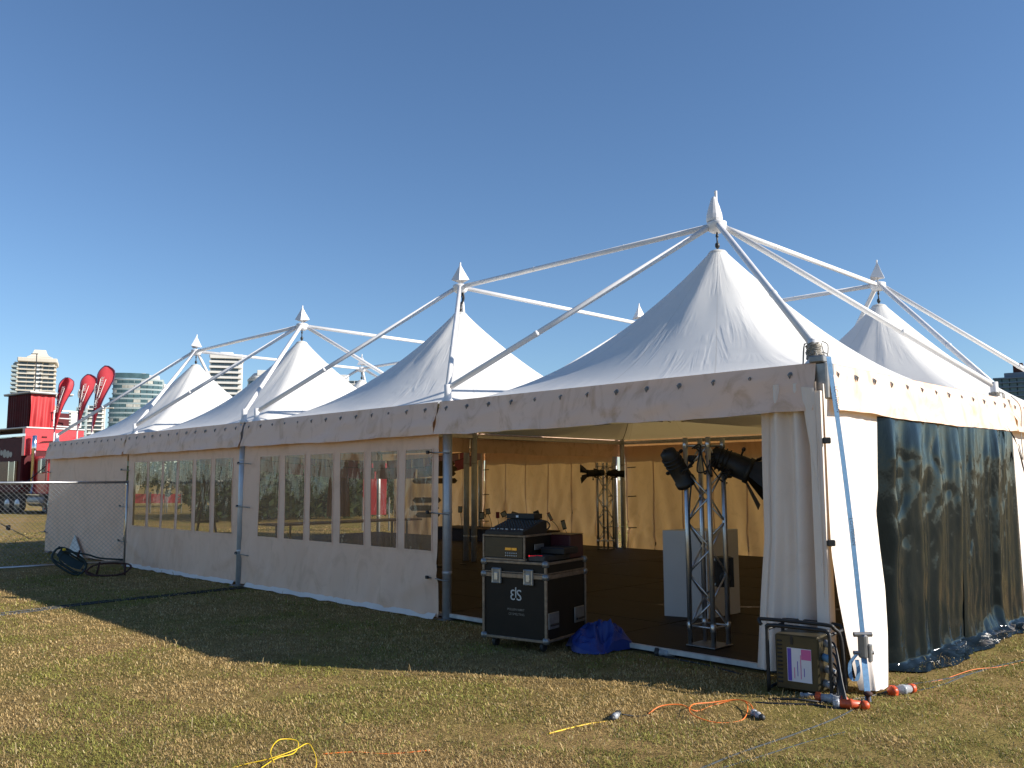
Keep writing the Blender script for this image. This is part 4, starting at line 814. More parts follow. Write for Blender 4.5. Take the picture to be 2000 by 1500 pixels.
# ================================================================== overturned green metal frame
oc = at(178, 1124, 2, 0); OV = thing('overturned_barrow', 'dark green metal frame lying overturned on shaded grass before the fence', 'metal frame', oc)
def loop(c, ax, ay, rx, ry, r, name, m): 
    t = MB(); t.tube([c + ax * rx * math.copysign(abs(math.cos(a)) ** .7, math.cos(a)) + ay * ry * math.copysign(abs(math.sin(a)) ** .7, math.sin(a)) for a in [i * 2 * math.pi / 32 for i in range(32)]], r, 6, closed=True); return t.build(name, M[m], OV, True)
px_ = lambda x, y, o_=0.: (lambda d: CAM + d * (((oc - CAM).dot(FH) + o_) / d.dot(FH)))(ray(x, y))
ca = px_(135, 1096); ax_ = (px_(160, 1112) - px_(108, 1080)); ax_.normalize(); ay_ = (UP * .8 + FH * .6 + RT * .3).normalized()
loop(ca, ax_, ay_, .33, .17, .022, 'upper_hoop', 'greenmetal'); loop(ca + V((.03, .05, -.03)), ax_, ay_, .26, .11, .015, 'inner_hoop', 'greenmetal')
for k in (-.12, .12): m = MB(); m.tube([ca + ax_ * .32 + ay_ * k, ca - ax_ * .32 + ay_ * k], .016, 6); m.build('cross_bar', M['greenmetal'], OV, True)
pn = MB(); pn.grid(6, 6, lambda u, v: ca + ax_ * (.26 * (u * 2 - 1) ) + ay_ * (.05 + .08 * (v * 2 - 1)) - V((0, 0, .05 * math.sin(math.pi * u)))); pn.build('pan', M['greenmetal'], OV, True)
cbp = px_(212, 1112); loop(cbp, RH, (FH * .9 + UP * .35).normalized(), .38, .24, .017, 'lower_hoop', 'rust')
for (xa, ya, xb, yb) in ((188, 1124, 195, 1098), (243, 1130, 245, 1102), (160, 1112, 185, 1124), (152, 1088, 156, 1075), (110, 1135, 185, 1128), (185, 1128, 246, 1124)):
    m = MB(); m.tube([px_(xa, ya), px_(xb, yb)], .02, 6); m.build('leg', M['rust'], OV, True)
m = MB(); m.tube(smooth_path([px_(125, 1076), px_(170, 1083), px_(195, 1090), px_(240, 1093)], 4), .016, 6); m.build('handle', M['greenmetal'], OV, True)
m = MB(); m.lathe([(.012, 0), (.03, .01), (.03, .04), (.01, .05)], px_(125, 1076), n=8); m.build('yellow_knob', M['yellow'], OV, True)

# ================================================================== interior things seen through the bay and panes
def dpt_(px, py, D): return far(px, py, D)
st0 = at(884, 1058, 2, FZ); SD = (st0 - CAM).dot(FH)
stg = thing('stage', 'low dark skirted stage against the yellow back wall of the far marquee', 'stage', (-13.3, 9.2, FZ))
MB().box((-15.9, 8.9, FZ), (-12.0, 9.82, FZ + .30)).build('skirt', M['skirt'], stg); MB().bbox((-15.95, 8.86, FZ + .302), (-11.95, 9.84, FZ + .34), .004).build('deck', M['floor'], stg)
cards = [(899, 995, 'card', 'cardedge', 8, 12, 0), (941, 1007, 'card', 'cardedge', 9, 14, 0), (953, 999, 'card', 'cardedge', 9, 11, .15), (972, 1006, 'cardred', 'cardred', 7, 12, 0), (984, 1004, 'card', 'cardedge', 11, 10, .5), (1004, 1007, 'card', 'cardedge', 12, 14, -.25), (1049, 1006, 'cardedge', 'cardedge', 11, 17, .35), (1074, 1009, 'card', 'cardred', 6, 17, .45), (1101, 1025, 'card', 'cardedge', 8, 18, .25)]
desc = ['pale card on a wire stalk seen against the middle post', 'upright dark bordered card left of the receivers', 'tilted pale card just above the upright one', 'narrow red card directly above the receivers', 'tilted olive edged card above the receivers', 'dark bordered card tilted left above the mixing console', 'black jagged card right of the mixing console', 'slim red edged card leaning left on its stalk', 'thin outlined card on a stalk above the maroon box']
for (px, py, mf, me_, w_, h_, tilt), ds in zip(cards, desc):
    D = 17.2; c = far(px, py, D); k = D / FOC; t = thing('card_on_stalk', ds, 'card', (c.x, c.y, FZ), group='small cards on wire stalks')
    a = RH * math.cos(tilt) + V((0, 0, 1)) * math.sin(tilt); b = V((0, 0, 1)) * math.cos(tilt) - RH * math.sin(tilt); w2 = w_ * k / 2; h2 = h_ * k / 2
    def bx(nm, m, s_, th): 
        q = MB(); q.add([c + a * w2 * s_ * i + b * h2 * s_ * j + FH * th * l for i in (-1, 1) for j in (-1, 1) for l in (-1, 1)], [(0, 1, 3, 2), (4, 6, 7, 5), (0, 4, 5, 1), (2, 3, 7, 6), (0, 2, 6, 4), (1, 5, 7, 3)]); return q.build(nm, m, t)
    bx('border', M[me_], 1., .004); bx('face', M[mf], .74, .007)
    s2 = MB(); s2.tube(smooth_path([c - b * h2 * .9, c - b * (h2 + .25) + RH * .03, V((c.x, c.y, FZ + .02)) + RH * .05], 5), .005, 5); s2.build('stalk', M['dark'], t, True); MB().lathe([(.07, 0), (.07, .012), (.01, .02)], V((c.x, c.y, FZ + .004)) + RH * .05, n=12).build('base', M['dark'], t)
# finger post sign with arrow boards
D = 16.8; sgp = far(852, 1060, D); sgp.z = FZ; SG = thing('finger_post', 'finger post with stacked brown arrow boards behind the leg of the open bay', 'sign', sgp); k = D / FOC
MB().cyl(sgp, sgp + V((0, 0, 2.3)), .035, 10).build('post', M['brsign'], SG, True); MB().lathe([(.22, 0), (.22, .03), (.05, .05)], sgp, n=16).build('base', M['dark'], SG)
for i, (y, xl, xr) in enumerate(((905, 838, 888), (915, 830, 893), (924, 815, 890), (938, 805, 893), (975, 806, 862), (990, 800, 858), (1003, 812, 860))):
    zz = 1.7 + (938 - y) * k; fr = Matrix.Translation(V((sgp.x, sgp.y, zz)) - FH * (.04 + .004 * i)) @ Matrix(((RH.x, FH.x, 0, 0), (RH.y, FH.y, 0, 0), (0, 0, 1, 0), (0, 0, 0, 1)))
    a = (xl - 852) * k; b = (xr - 852) * k; hh_ = .052; m = MB(); m.prism([(a, 0), (a + .05, -hh_), (b - .05, -hh_), (b, 0), (b - .05, hh_), (a + .05, hh_)], .022, fr); m.build('arrow_board', M['brsign'], SG)
# bunting inside the far marquee
def bunting(label, pts, n, size, seed, ms):
    pts = smooth_path(pts, 10); t = thing('bunting', label, 'bunting', pts[len(pts) // 2]); m = MB(); m.tube(pts, .008, 4); m.build('cord', M['dark'], t)
    Ls = [0]; 
    for a, b in zip(pts, pts[1:]): Ls.append(Ls[-1] + (b - a).length)
    for i in range(n):
        s0 = (i + .06) / n * Ls[-1]; s1 = (i + .94) / n * Ls[-1]
        def pos(s):
            for j in range(len(Ls) - 1):
                if Ls[j + 1] >= s: return pts[j].lerp(pts[j + 1], (s - Ls[j]) / max(1e-6, Ls[j + 1] - Ls[j]))
            return pts[-1]
        a, b = pos(s0), pos(s1); nn = (b - a).cross(V((0, 0, 1))).normalized(); q = MB()
        q.grid(5, 5, lambda u, v: a.lerp(b, u) - V((0, 0, size * v * random.uniform(.97, 1.0))) + nn * (.03 * v * nz(u * 2 + i, v * 2, seed))); q.build('flag', M[ms[i % len(ms)]], t, True)
bunting('lower string of square mauve and pink flags seen through the near window panes', [V((-14., 1.0, 2.32)), V((-13., 3.2, 2.04)), V((-12, 5.2, 2.0)), V((-11.6, 6.6, 2.3))], 20, .24, 3., ['mauve', 'mauve', 'pinkcloth', 'mauve'])
bunting('upper string of square pink flags hanging behind the near window panes', [V((-14.6, 1.6, 2.5)), V((-14.4, 3.6, 2.24)), V((-13.8, 6., 2.2)), V((-13.4, 8.4, 2.5))], 20, .26, 9., ['pinkcloth', 'mauve', 'mauve'])
oc_ = far(662, 950, 20.); OB = MB(); OB.grid(16, 10, lambda u, v: V((oc_.x, oc_.y, 0)) + RH * ((u - .5) * .55 * (.8 + .2 * v)) + FH * (.06 * math.sin(u * 17)) + V((0, 0, 2.15 - 1.25 * v)))  # cloth shape added to stand for an orange reflection in the pane
single('reflection_cloth', OB, M['reflectcloth'], 'amber cloth added as the reflection in the third pane of the near window wall', 'cloth', (oc_.x, oc_.y, .9), smooth=True)
tb = thing('trestle_table', 'long plywood trestle table seen low through the near window panes', 'table', (-14., 4.4, FZ)); 
MB().bbox((-14.4, 2.6, .74), (-13.6, 6.6, .775), .005).build('table_top', M['wood'], tb)
for y in (3.0, 6.2):
    for x in (-14.3, -13.7): MB().cyl((x, y, FZ), (x, y, .74), .025, 8).build('leg', M['steel'], tb)
ez_ = thing('easel', 'dark wooden easel standing behind the left panes of the far window wall', 'easel', (-16.4, 2.2, FZ)); 
for a, b in (((-16.4, 1.9, FZ), (-16.3, 2.25, 1.75)), ((-16.3, 2.65, FZ), (-16.3, 2.3, 1.75)), ((-16.9, 2.3, FZ), (-16.3, 2.28, 1.7))): MB().cyl(a, b, .028, 8).build('leg', M['bark'], ez_)
MB().bbox((-16.36, 1.98, .75), (-16.27, 2.6, .80), .005).build('ledge', M['bark'], ez_)

# ================================================================== truck behind, at the left
q0 = at(36, 1003, 2, 0.); fwd = V((.98, .16, 0)).normalized(); TR = thing('truck', 'tall red bar truck with a curtained upper deck parked across the field', 'truck', (q0.x, q0.y, 0), math.atan2(fwd.y, fwd.x), local=True)
# local x forward, y to its left (0 at the corner facing us, positive = rightwards in the photo)
W_ = 3.3
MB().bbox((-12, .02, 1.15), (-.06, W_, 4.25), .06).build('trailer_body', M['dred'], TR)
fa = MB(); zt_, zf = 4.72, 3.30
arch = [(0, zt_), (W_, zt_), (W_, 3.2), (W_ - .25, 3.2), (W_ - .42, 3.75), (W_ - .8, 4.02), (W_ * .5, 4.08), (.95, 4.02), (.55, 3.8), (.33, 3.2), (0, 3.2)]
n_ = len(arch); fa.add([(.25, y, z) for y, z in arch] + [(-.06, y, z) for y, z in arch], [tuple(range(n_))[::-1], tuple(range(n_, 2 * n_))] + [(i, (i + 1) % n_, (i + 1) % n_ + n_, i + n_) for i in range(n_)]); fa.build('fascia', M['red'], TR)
MB().box((-.04, .36, 3.5), (.0, W_ - .3, 4.1)).build('fascia_panel', M['red'], TR)
MB().bbox((-12, -.08, 4.26), (.3, .01, 4.42), .01).build('side_rail', M['chrome'], TR); MB().bbox((-12, .02, 4.73), (.32, W_ + .02, 4.80), .01).build('deck', M['bwhite'], TR)
lm = mesh_of(MB().lathe([(.075, 0), (.075, .03), (.04, .06)], axis=(1, 0, 0), n=12), 'marker_lamp', M['amberl'], True)
for y in (1.75, 2.05, 2.35, 3.1): inst('marker_lamp', lm, TR, (.0 if y < 3 else .25, y, 3.9))
MB().bbox((.0, .9, 4.2), (.29, 1.2, 4.3), .02).build('badge', M['dred'], TR)
# upper curtained box
bx0, bx1, by0, by1, bz0, bz1 = -2.6, .05, .25, 1.60, 4.81, 6.72
MB().box((bx0, by0 + .06, bz0), (bx1 - .06, by1 - .05, bz1)).build('upper_box', M['dred'], TR)
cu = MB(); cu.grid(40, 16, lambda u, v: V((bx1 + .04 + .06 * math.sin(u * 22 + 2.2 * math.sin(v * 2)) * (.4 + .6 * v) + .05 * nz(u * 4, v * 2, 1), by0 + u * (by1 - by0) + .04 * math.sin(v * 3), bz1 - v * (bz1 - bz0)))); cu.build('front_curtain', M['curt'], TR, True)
cu = MB(); cu.grid(40, 10, lambda u, v: V((bx0 + u * (bx1 - bx0), by0 - .0 + .04 * math.sin(u * 60), bz1 - v * (bz1 - bz0)))); cu.build('side_curtain', M['dred'], TR, True)  # shade on this side of the red curtains put into a darker red
MB().bbox((bx0 - .3, by0 - .15, bz1 + .01), (.35, 2.55, bz1 + .09), .02).build('roof', M['bwhite'], TR); MB().box((bx0 - .28, by0 - .12, bz1 - .04), (.33, 2.5, bz1 + .005)).build('roof_lining', M['dark'], TR)
MB().box((-.9, 1.85, 4.81), (-.84, W_ - .35, 5.75)).build('deck_screen', M['dred'], TR)
rl = MB(); y0, y1 = 1.5, 3.05; rl.tube(smooth_path([(.3, y0, 4.95), (.3, y0, 5.65), (.3, y0 + .12, 5.78), (.3, y1 - .12, 5.78), (.3, y1, 5.65), (.3, y1, 5.0), (.3, y1 - .12, 4.9), (.3, y0 + .12, 4.9), (.3, y0, 4.97)], 4), .04, 8); rl.tube([(.3, y0, 5.36), (.3, y1, 5.36)], .035, 8); rl.build('railing', M['tube'], TR, True)
# side counter opening
MB().bbox((-3.6, -.03, 1.6), (-.5, .03, 2.9), .02).build('counter_panel', M['wood'], TR); MB().box((-1.35, -.05, 1.65), (-.75, -.035, 2.85)).build('service_window', M['glassdk'], TR)
for x in (-1.4, -.72): MB().bbox((x, -.06, 1.6), (x + .07, -.03, 2.9), .01).build('window_frame', M['chrome'], TR)
sg_ = MB()
for (x, z, r_) in ((-2.9, 3.55, .22), (-2.5, 3.4, .16), (-2.1, 3.35, .24), (-1.7, 3.3, .22), (-1.35, 3.28, .16)): sg_.lathe([(r_, 0), (r_, .004)], (x, .014, z), (0, -1, 0), 14)
sg_.build('pale_emblem', M['curtw'], TR)
# cab under the overhang
MB().bbox((.3, .45, 1.0), (2.2, W_ - .5, 3.15), .12).build('cab', M['red'], TR); MB().bbox((2.25, .75, .85), (4.0, W_ - .8, 2.15), .12).build('bonnet', M['dred'], TR)
MB().box((2.205, .65, 2.2), (2.23, W_ - .7, 3.0)).build('windscreen', M['glassdk'], TR); MB().bbox((2.15, .5, 3.0), (2.6, W_ - .55, 3.12), .02).build('sun_visor', M['chrome'], TR)
dr = MB().bbox((.9, .43, 1.2), (1.9, .452, 3.0), .005).build('door', M['red'], TR); MB().box((1.0, .42, 2.2), (1.8, .431, 2.9)).build('door_window', M['glassdk'], TR)
for y in (.35, W_ - .3): m = MB(); m.lathe([(.11, 0), (.11, 2.2), (.13, 2.25), (.13, 3.2), (.1, 3.22)], (.62, y, 1.1), n=16); m.build('exhaust_stack', M['chrome'], TR, True)
m = MB(); m.bbox((2.0, .08, 2.2), (2.1, .34, 3.0), .03); m.tube([(1.9, .42, 2.9), (2.05, .2, 2.95)], .03, 6); m.tube([(1.9, .42, 2.25), (2.05, .2, 2.2)], .03, 6); m.build('mirror', M['chrome'], TR)
for z in (.55, 1.0): MB().bbox((.4, .15, z), (1.9, .5, z + .08), .02).build('step', M['chrome'], TR)
m = MB(); m.lathe([(.3, 0), (.32, .05), (.32, 1.35), (.3, 1.4)], (.4, .5, .72), (1, 0, 0), 18); m.build('fuel_tank', M['steel'], TR, True); MB().bbox((-11.5, .5, .75), (2.5, W_ - .5, 1.1), .02).build('chassis', M['black'], TR)
m = MB(); 
for y in (.55, .8, 1.1): m.lathe([(.07, 0), (.07, 1.7)], (.2 + .02 * y, y, 1.2), n=10)
m.build('chrome_pipe', M['chrome'], TR, True)
ty = mesh_of(MB().lathe([(.30, -.13), (.46, -.15), (.51, -.1), (.51, .1), (.46, .15), (.30, .13)], axis=(0, 1, 0), n=24), 'tyre', M['tyre'], True); ri_ = mesh_of(MB().lathe([(.30, 0), (.26, -.06), (.12, -.03), (.10, -.12), (.03, -.13)], axis=(0, 1, 0), n=20), 'rim', M['alu'], True)
for x in (-3.0, -1.8, -.6, 3.1):
    for y in (.3, W_ - .3):
        wh = inst('wheel', mesh_of(MB().cyl((0, -.1, 0), (0, .1, 0), .09, 10), 'hub', M['dark']), TR, (x, y, .51)); OFF[wh.name] = V((0, 0, 0)); inst('tyre', ty, wh, (0, 0, 0)); inst('rim', ri_, wh, (0, -.1 if y < 1 else .1, 0), (0, 0, 0 if y < 1 else math.pi))
# banner beside the truck
bq = at(90, 1002, 2, 0); BN = thing('pull_up_banner', 'narrow white and grey printed banner standing right of the red truck', 'banner', bq, math.atan2(RH.y, RH.x), local=True)
MB().bbox((-.25, -.06, 0), (.6, .06, .1), .02).build('base', M['dark'], BN); MB().box((-.22, -.012, .1), (.55, .012, 1.75)).build('print_panel', M['curtw'], BN); MB().box((-.22, -.016, .1), (.55, -.0125, .40)).build('lower_panel', M['wtext'], BN)
for z, h in ((1.6, .08), (1.2, .2), (.9, .08)): MB().box((-.15, -.02, z - h / 2), (.5, -.0125, z + h / 2)).build('print_band', M['wtext'], BN)
MB().box((-.12, -.02, .2), (.4, -.0165, .27)).build('red_print', M['flag'], BN)

# ================================================================== feather flags
def feather(label, tx, ty, bx_, by_, wpx, D, fold=False):
    k = D / FOC; top = far(tx, ty, D); bot = far(bx_, by_, D); base = V((bot.x, bot.y, 0)); t = thing('feather_flag', label, 'flag', base, 0, 'red feather flags behind the far marquee')
    axis = top - bot; L_ = axis.length; a = axis.normalized(); s_ = (RH - a * RH.dot(a)).normalized(); Wd = wpx * k
    prof = [(0, .03), (.12, .16), (.3, .36), (.5, .60), (.68, .84), (.8, .98), (.88, .96), (.94, .80), (.98, .5), (1.0, .22)]
    def wd(v):
        for (x0, y0), (x1, y1) in zip(prof, prof[1:]):
            if v <= x1: return y0 + (y1 - y0) * (v - x0) / (x1 - x0)
        return .1
    lean = lambda v: -s_ * Wd * .10 * math.sin(v * math.pi) + s_ * Wd * .30 * (max(0, v - .84) / .16) ** 2
    def fn(u, v, o=0.): return bot + a * (v * L_) + lean(v) + s_ * (u * wd(v) * Wd) + FH * ((.10 * math.sin(u * 3 + v * 5) + (.25 * math.sin(u * 6) if fold else 0)) * wd(v) - o)
    m = MB(); m.grid(10, 34, lambda u, v: fn(u, v)); m.build('cloth', M['flag'], t, True)
    e = MB(); e.tube([fn(0, v / 34, .01) for v in range(35)] + [fn(u / 6, 1., .01) for u in range(1, 7)] + [fn(1, v / 34, .01) for v in range(33, 12, -1)], .022, 5); e.build('hem', M['flagedge'], t, True)
    p = MB(); p.tube([base, bot - a * .1, fn(0, .1, -.02)], .03, 8); p.build('pole', M['tube'], t, True)
    yd = -s_
    c = fn(.48, .60, .16 if fold else .10); put_text('DRAUGHT BEER', L_ * .066, M['wtext'], t, c, a + s_ * .14, yd)
    for u, hh in ((.35, 0), (.66, 0)): q = MB(); q.tube([fn(u, .42 + .1 * (u > .5), .13), fn(u, .80, .13)], .012, 4); q.build('print_line', M['wtext'], t)
    c = fn(.18, .64, .12); put_text('Carlton', L_ * .045, M['wtext'], t, c, a + s_ * .2, yd)
    q = MB(); q.tube([fn(.10 + .10 * math.sin(i / 10 * math.pi) * -1, .58 + .14 * i / 10, .13) for i in range(11)], .03, 5); q.build('print_swoosh', M['wtext'], t, True)
feather('red feather flag with white lettering, creased and nearest the truck', 121, 737, 106, 845, 27, 38, True)
feather('middle one of the red feather flags with white lettering', 163, 731, 151, 842, 28, 36)
feather('tallest red feather flag with white lettering, on the right', 197, 714, 179, 845, 30, 34)

# ================================================================== far buildings
def building(name, label, cx, D, grp='towers along the skyline'):
    o = far(cx, 900, D); dr_ = V((o.x - CAM.x, o.y - CAM.y, 0)).normalized(); t = thing(name, label, 'building', (o.x, o.y, 0), math.atan2(dr_.y, dr_.x) - math.pi / 2 - .06, grp, local=True); k = D / FOC; kx = k * dr_.dot(FH)
    return t, (lambda px: (px - cx) * kx), (lambda py: 1.7 + (938 - py) * k)
def storeys(t, X, Z, x0, x1, ytop, ybot, n, depth, slab, glass, bays, sl=.3, over=1.2, curve=0.):
    h = (Z(ytop) - Z(ybot)) / n; xa, xb = X(x0), X(x1)
    for i in range(n):
        z = Z(ybot) + i * h
        MB().bbox((xa - over, -over - .0, z), (xb + over, depth, z + h * sl), .05).build('balcony_slab', M[slab], t)
        for j in range(bays):
            wa = xa + (xb - xa) * j / bays + .25; wb = xa + (xb - xa) * (j + 1) / bays - .25
            MB().box((wa, .25, z + h * sl + .02), (wb, .5, z + h - .02)).build('window', M[glass if random.random() < .88 else 'curtw'], t)
# cream tower on the left
t, X, Z = building('apartment_tower', 'cream apartment tower with a flared roof above the red truck', 57, 600)
MB().box((X(17), .6, 0), (X(97), 28, Z(703))).build('wall', M['concrete'], t)
storeys(t, X, Z, 26, 58, 702, 702 + 8.25 * 22, 22, 6, 'concrete', 'bglass', 2); storeys(t, X, Z, 60, 72, 702, 702 + 8.25 * 22, 22, 6, 'bwhite', 'bglass', 2, .42, .4); storeys(t, X, Z, 74, 97, 702, 702 + 8.25 * 22, 22, 8, 'concrete', 'bglass', 2)
storeys(t, X, Z, 14, 22, 706, 706 + 8.25 * 22, 22, 10, 'bslab', 'bglass', 1, .5, .8)
MB().bbox((X(23), -2.5, Z(702.5)), (X(102), 27, Z(694)), .4).build('parapet', M['concrete'], t); MB().bbox((X(40), 1, Z(693.5)), (X(92), 22, Z(691)), .2).build('cornice', M['concrete'], t)
m = MB(); prof = [(41, 691, 0), (47, 688, 1), (51, 683, 2.5), (54, 675, 5)]
rings = []
for px, py, dd in prof: xa = X(px); xb = X(131 - px); rings.append([(xa, 1 + dd, Z(py)), (xb, 1 + dd, Z(py)), (xb, 22 - dd, Z(py)), (xa, 22 - dd, Z(py))])
for r_ in rings: m.v += r_
m.f += [(i * 4 + j, i * 4 + (j + 1) % 4, i * 4 + 4 + (j + 1) % 4, i * 4 + 4 + j) for i in range(3) for j in range(4)] + [(12, 13, 14, 15)]; m.build('roof', M['concrete'], t)
# curved glass block
t, X, Z = building('apartment_block', 'curved grey green glass apartment block behind the red flags', 262, 520)
k5 = 520 / FOC
def arc(r0, th, z0, z1, xc, a0=-1.0, a1=1.0, n=16, sq=.45):
    m = MB(); p = []
    for rr in (r0, r0 - th):
        for i in range(n + 1): a = a0 + (a1 - a0) * i / n; p.append((xc + rr * math.sin(a), r0 * sq - rr * sq * math.cos(a)))
    N_ = n + 1
    for z in (z0, z1): m.v += [(x, y, z) for x, y in p]
    for i in range(n): a, b = i, i + 1; m.f += [(a, b, b + 2 * N_, a + 2 * N_), (N_ + b, N_ + a, N_ + a + 2 * N_, N_ + b + 2 * N_), (a + 2 * N_, b + 2 * N_, N_ + b + 2 * N_, N_ + a + 2 * N_), (a, N_ + a, N_ + b, b)]
    m.f += [(0, 2 * N_, 3 * N_, N_), (N_ - 1, 2 * N_ - 1, 4 * N_ - 1, 3 * N_ - 1)]
    return m
Rr = X(318) / math.sin(1.0)
for i in range(17):
    zt2 = Z(736) - i * 9.4 * k5; rr = Rr * (1. if i > 3 else .90)
    arc(rr, 2.0, zt2 - 1.0, zt2, 0).build('balcony_slab', M['bslab'], t)
    for j in range(9): a0 = -1.0 + 2.0 * j / 9 + .012; a1 = -1.0 + 2.0 * (j + 1) / 9 - .012; arc(rr * .975, .8, zt2 - 9.4 * k5 + .05, zt2 - 1.05, 0, a0, a1, 3).build('window', M['bglass2' if random.random() < .8 else 'curtw'], t)
MB().box((X(212), 12, 0), (X(312), 34, Z(732))).build('core', M['bslab'], t); arc(Rr * .85, 2., Z(735), Z(725), -2, -.9, .55).build('penthouse', M['bglass2'], t)
MB().bbox((X(276), 4, Z(748)), (X(304), 16, Z(727)), .3).build('roof_block', M['bwhite'], t); MB().bbox((X(266), 10, Z(730)), (X(276), 18, Z(721)), .3).build('roof_plant', M['bwhite'], t); MB().bbox((X(312), 12, Z(760)), (X(321), 24, Z(741)), .3).build('side_block', M['bwhite'], t)
# small blocks between
t, X, Z = building('apartment_block', 'white balconied block low between the two right hand flags', 180, 430); MB().box((X(166), 2, 0), (X(197), 16, Z(788))).build('wall', M['bwhite'], t); storeys(t, X, Z, 168, 196, 789, 789 + 8 * 9, 9, 5, 'bwhite', 'bglass', 2, .3, .5)
t, X, Z = building('office_block', 'grey glass block low at left of the middle flag', 150, 480); MB().box((X(143), 2, 0), (X(163), 18, Z(791))).build('wall', M['bslab'], t); storeys(t, X, Z, 144, 162, 793, 793 + 9 * 8, 8, 5, 'bslab', 'bglass2', 2, .35, .3)
t, X, Z = building('apartment_block', 'low white wall of a building just right of the truck railing', 136, 300); MB().bbox((X(129), 0, 0), (X(143), 12, Z(799)), .1).build('wall', M['bwhite'], t); MB().bbox((X(95), 4, 0), (X(109), 12, Z(788)), .1).build('side_wing', M['concrete'], t)
for i in range(6): MB().box((X(131), -.1, Z(806 + i * 6)), (X(134), -.02, Z(803 + i * 6))).build('window', M['bglass'], t)
# white tower behind the first peaks
t, X, Z = building('apartment_tower', 'white tower with dark window bands between the two leftmost peaks', 435, 560); MB().box((X(404), 1, 0), (X(466), 22, Z(694))).build('wall', M['bwhite'], t)
n = 13; hgt = 10.4
for i in range(n):
    zz = 695 + i * hgt; MB().bbox((X(402), -.4, Z(zz)), (X(467), 5, Z(zz - 4.4)), .1).build('balcony_slab', M['bwhite'], t)
    for j in range(4): xa = 406 + j * 13.5; MB().box((X(xa) + .1, .5, Z(zz + hgt - 4.6)), (X(xa + 13.5) - .1, .9, Z(zz + .1))).build('window', M['bglass'], t)
MB().bbox((X(403), -1, Z(697)), (X(468), 20, Z(688)), .2).build('parapet', M['bwhite'], t); MB().bbox((X(422), 4, Z(690)), (X(448), 14, Z(682)), .2).build('roof_plant', M['bwhite'], t)
t, X, Z = building('apartment_block', 'white round cornered block with a sloping roof left of the third peak', 500, 600); Rr = X(523)
for i in range(8): zt2 = Z(738 + i * 9); arc(Rr, 3., zt2 - .9, zt2, 0, -1.5, 1.5, 18, 1.).build('balcony_slab', M['bwhite'], t); arc(Rr * .97, 1., zt2 - 9 * 600 / FOC + .05, zt2 - .95, 0, -1.5, 1.5, 18, 1.).build('window', M['bglass2'], t)
m = MB(); m.lathe([(Rr * 1.02, Z(738)), (Rr * .5, Z(725)), (Rr * .4, Z(724))], (0, Rr, 0), n=24); m.build('roof', M['bwhite'], t, True); MB().bbox((X(497), 2, Z(730)), (X(520), 10, Z(719)), .2).build('roof_plant', M['bwhite'], t)
t, X, Z = building('apartment_block', 'white stepped block seen between the second and third peaks', 680, 560); MB().box((X(655), 2, 0), (X(702), 16, Z(741))).build('wall', M['bwhite'], t); storeys(t, X, Z, 656, 701, 742, 742 + 8 * 8, 8, 5, 'bwhite', 'bglass', 4, .35, .4); MB().bbox((X(659), 3, Z(742)), (X(677), 11, Z(729)), .2).build('roof_plant', M['bwhite'], t); MB().bbox((X(650), 1, Z(746)), (X(672), 12, Z(737)), .2).build('upper_storey', M['bwhite'], t)
t, X, Z = building('office_tower', 'dark blue glass tower at the right edge behind the marquee roof', 1995, 520); MB().box((X(1952), 3, 0), (X(2040), 24, Z(742))).build('wall', M['bblue'], t)
for i in range(9):
    zz = 743 + i * 9; MB().bbox((X(1949), -.6, Z(zz)), (X(2045), 8, Z(zz - 3)), .1).build('balcony_slab', M['bblue'], t)
    for j in range(6): MB().box((X(1953 + j * 15), .4, Z(zz + 5.8)), (X(1966 + j * 15), 2.5, Z(zz + .2))).build('window', M['bglass2'], t)
MB().bbox((X(1972), 1, Z(741)), (X(2040), 16, Z(731)), .2).build('upper_storey', M['bblue'], t); MB().bbox((X(1990), 3, Z(731)), (X(2010), 10, Z(712)), .2).build('roof_mast_base', M['rust'], t)
# lamp posts
for px, py, D, lb, hd in ((205, 797, 90, 'thin pale lamp post between the flags and the far marquee', 0), (72, 691, 140, 'dark lamp post in front of the cream tower', 1)):
    tp = far(px, py, D); LP = thing('lamp_post', lb, 'lamp post', (tp.x, tp.y, 0)); h_ = tp.z
    MB().tube([(tp.x, tp.y, 0), (tp.x, tp.y, h_)], [.12, .07], 8).build('pole', M['dark'] if hd else M['concrete'], LP, True)
    a = V((tp.x, tp.y, h_)); m = MB(); m.tube([a - RH * (.9 if hd else .2), a + RH * (.2 if hd else .9)], .06, 6); m.bbox(a - RH * .2 + V((-.1, -.1, -.06)), a - RH * .2 + V((.3, .3, .04)), .02); m.build('arm', M['dark'] if hd else M['concrete'], LP)
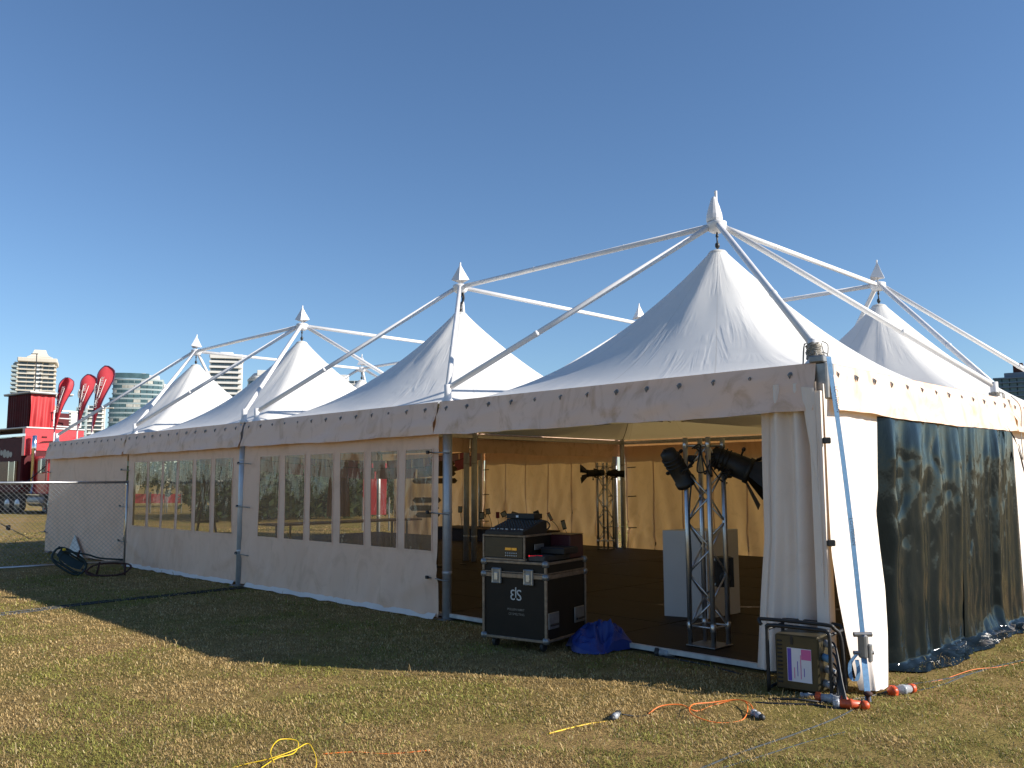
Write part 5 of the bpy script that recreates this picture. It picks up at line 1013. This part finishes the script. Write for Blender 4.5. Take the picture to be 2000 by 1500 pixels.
# ================================================================== trees and barriers seen through the panes
def tree(label, p, h, r, m, nleaf=900, low=False):
    t = thing('tree', label, 'tree', p, group='trees beyond the marquee'); p = V(p); tr_ = MB(); tr_.tube([p, p + V((.05, .03, h * .35)), p + V((0, .1, h * .75))], [.16, .12, .05], 8)
    for k in range(6): a = k * 1.05; tr_.tube([p + V((0, 0, h * (.3 + .06 * k))), p + V((math.cos(a) * r * .6, math.sin(a) * r * .6, h * (.5 + .06 * k)))], [.06, .02], 5)
    tr_.build('trunk', M['bark'], t); c = MB()
    cl = [(p + V((math.cos(a) * r * q, math.sin(a) * r * q, h * z)), random.uniform(.3, .5) * r) for a, q, z in [(random.uniform(0, 6.3), random.uniform(.1, .85), random.uniform(.12 if low else .42, .9)) for _ in range(22 if low else 12)]]
    for i in range(nleaf):
        cc, rr = random.choice(cl); d = V((random.gauss(0, 1), random.gauss(0, 1), random.gauss(0, .8))); q = cc + d.normalized() * rr * random.random() ** .4; q.z = max(q.z, .25)
        n1 = V((random.gauss(0, 1), random.gauss(0, 1), random.gauss(0, 1))).normalized(); n2 = n1.orthogonal().normalized() * random.uniform(.07, .14); n1 = n1 * random.uniform(.12, .24); c.add([q - n1, q + n2, q + n1, q - n2], [(0, 1, 2, 3)])
    c.build('crown', M[m], t)
for (px, D, h, r, m, lb) in ((285, 75, 3.2, 2.2, 'leaf', 'low tree seen through the leftmost panes of the far window wall'), (350, 80, 3.6, 2.8, 'leaf2', 'low olive tree seen through the middle panes of the far window wall'), (400, 60, 3.4, 2.6, 'leaf2', 'bushy dry tree seen through the fifth pane of the far window wall'), (440, 44, 3.6, 2.4, 'leaf', 'dark bushy tree seen through the last pane of the far window wall'), (520, 40, 3.7, 2.6, 'leaf', 'dark tree seen through the first pane of the near window wall'), (580, 42, 3.7, 2.8, 'leaf2', 'olive tree seen through the second pane of the near window wall'), (650, 40, 3.7, 2.6, 'leaf', 'dark tree behind the third pane of the near window wall'), (705, 44, 3.8, 2.6, 'leaf', 'dark tree behind the fourth pane of the near window wall')):
    q = far(px, 938, D); tree(lb, (q.x, q.y, 0), h, r * (1.5 if px > 420 else 1), m, 2600 if px > 420 else 900, px > 420)
for px, lb in ((278, 'red barrier banner seen through the leftmost pane of the far window wall'), (312, 'red barrier banner seen through the second pane of the far window wall'), (340, 'red barrier banner seen through the third pane of the far window wall'), (735, 'red banner glimpsed through the fifth pane of the near window wall')):
    D = 48 if px < 700 else 30; q = far(px, 938, D); B_ = thing('barrier_banner', lb, 'banner', (q.x, q.y, 0), math.atan2(RH.y, RH.x), 'red barrier banners beyond the marquee', True)
    MB().box((-.45, -.02, .55), (.45, .02, 1.05) if px < 700 else (.35, .02, 2.4)).build('banner', M['flag'], B_)
    for x in (-.45, .45): MB().cyl((x, 0, 0), (x, 0, 1.15), .03, 8).build('post', M['steel'], B_)
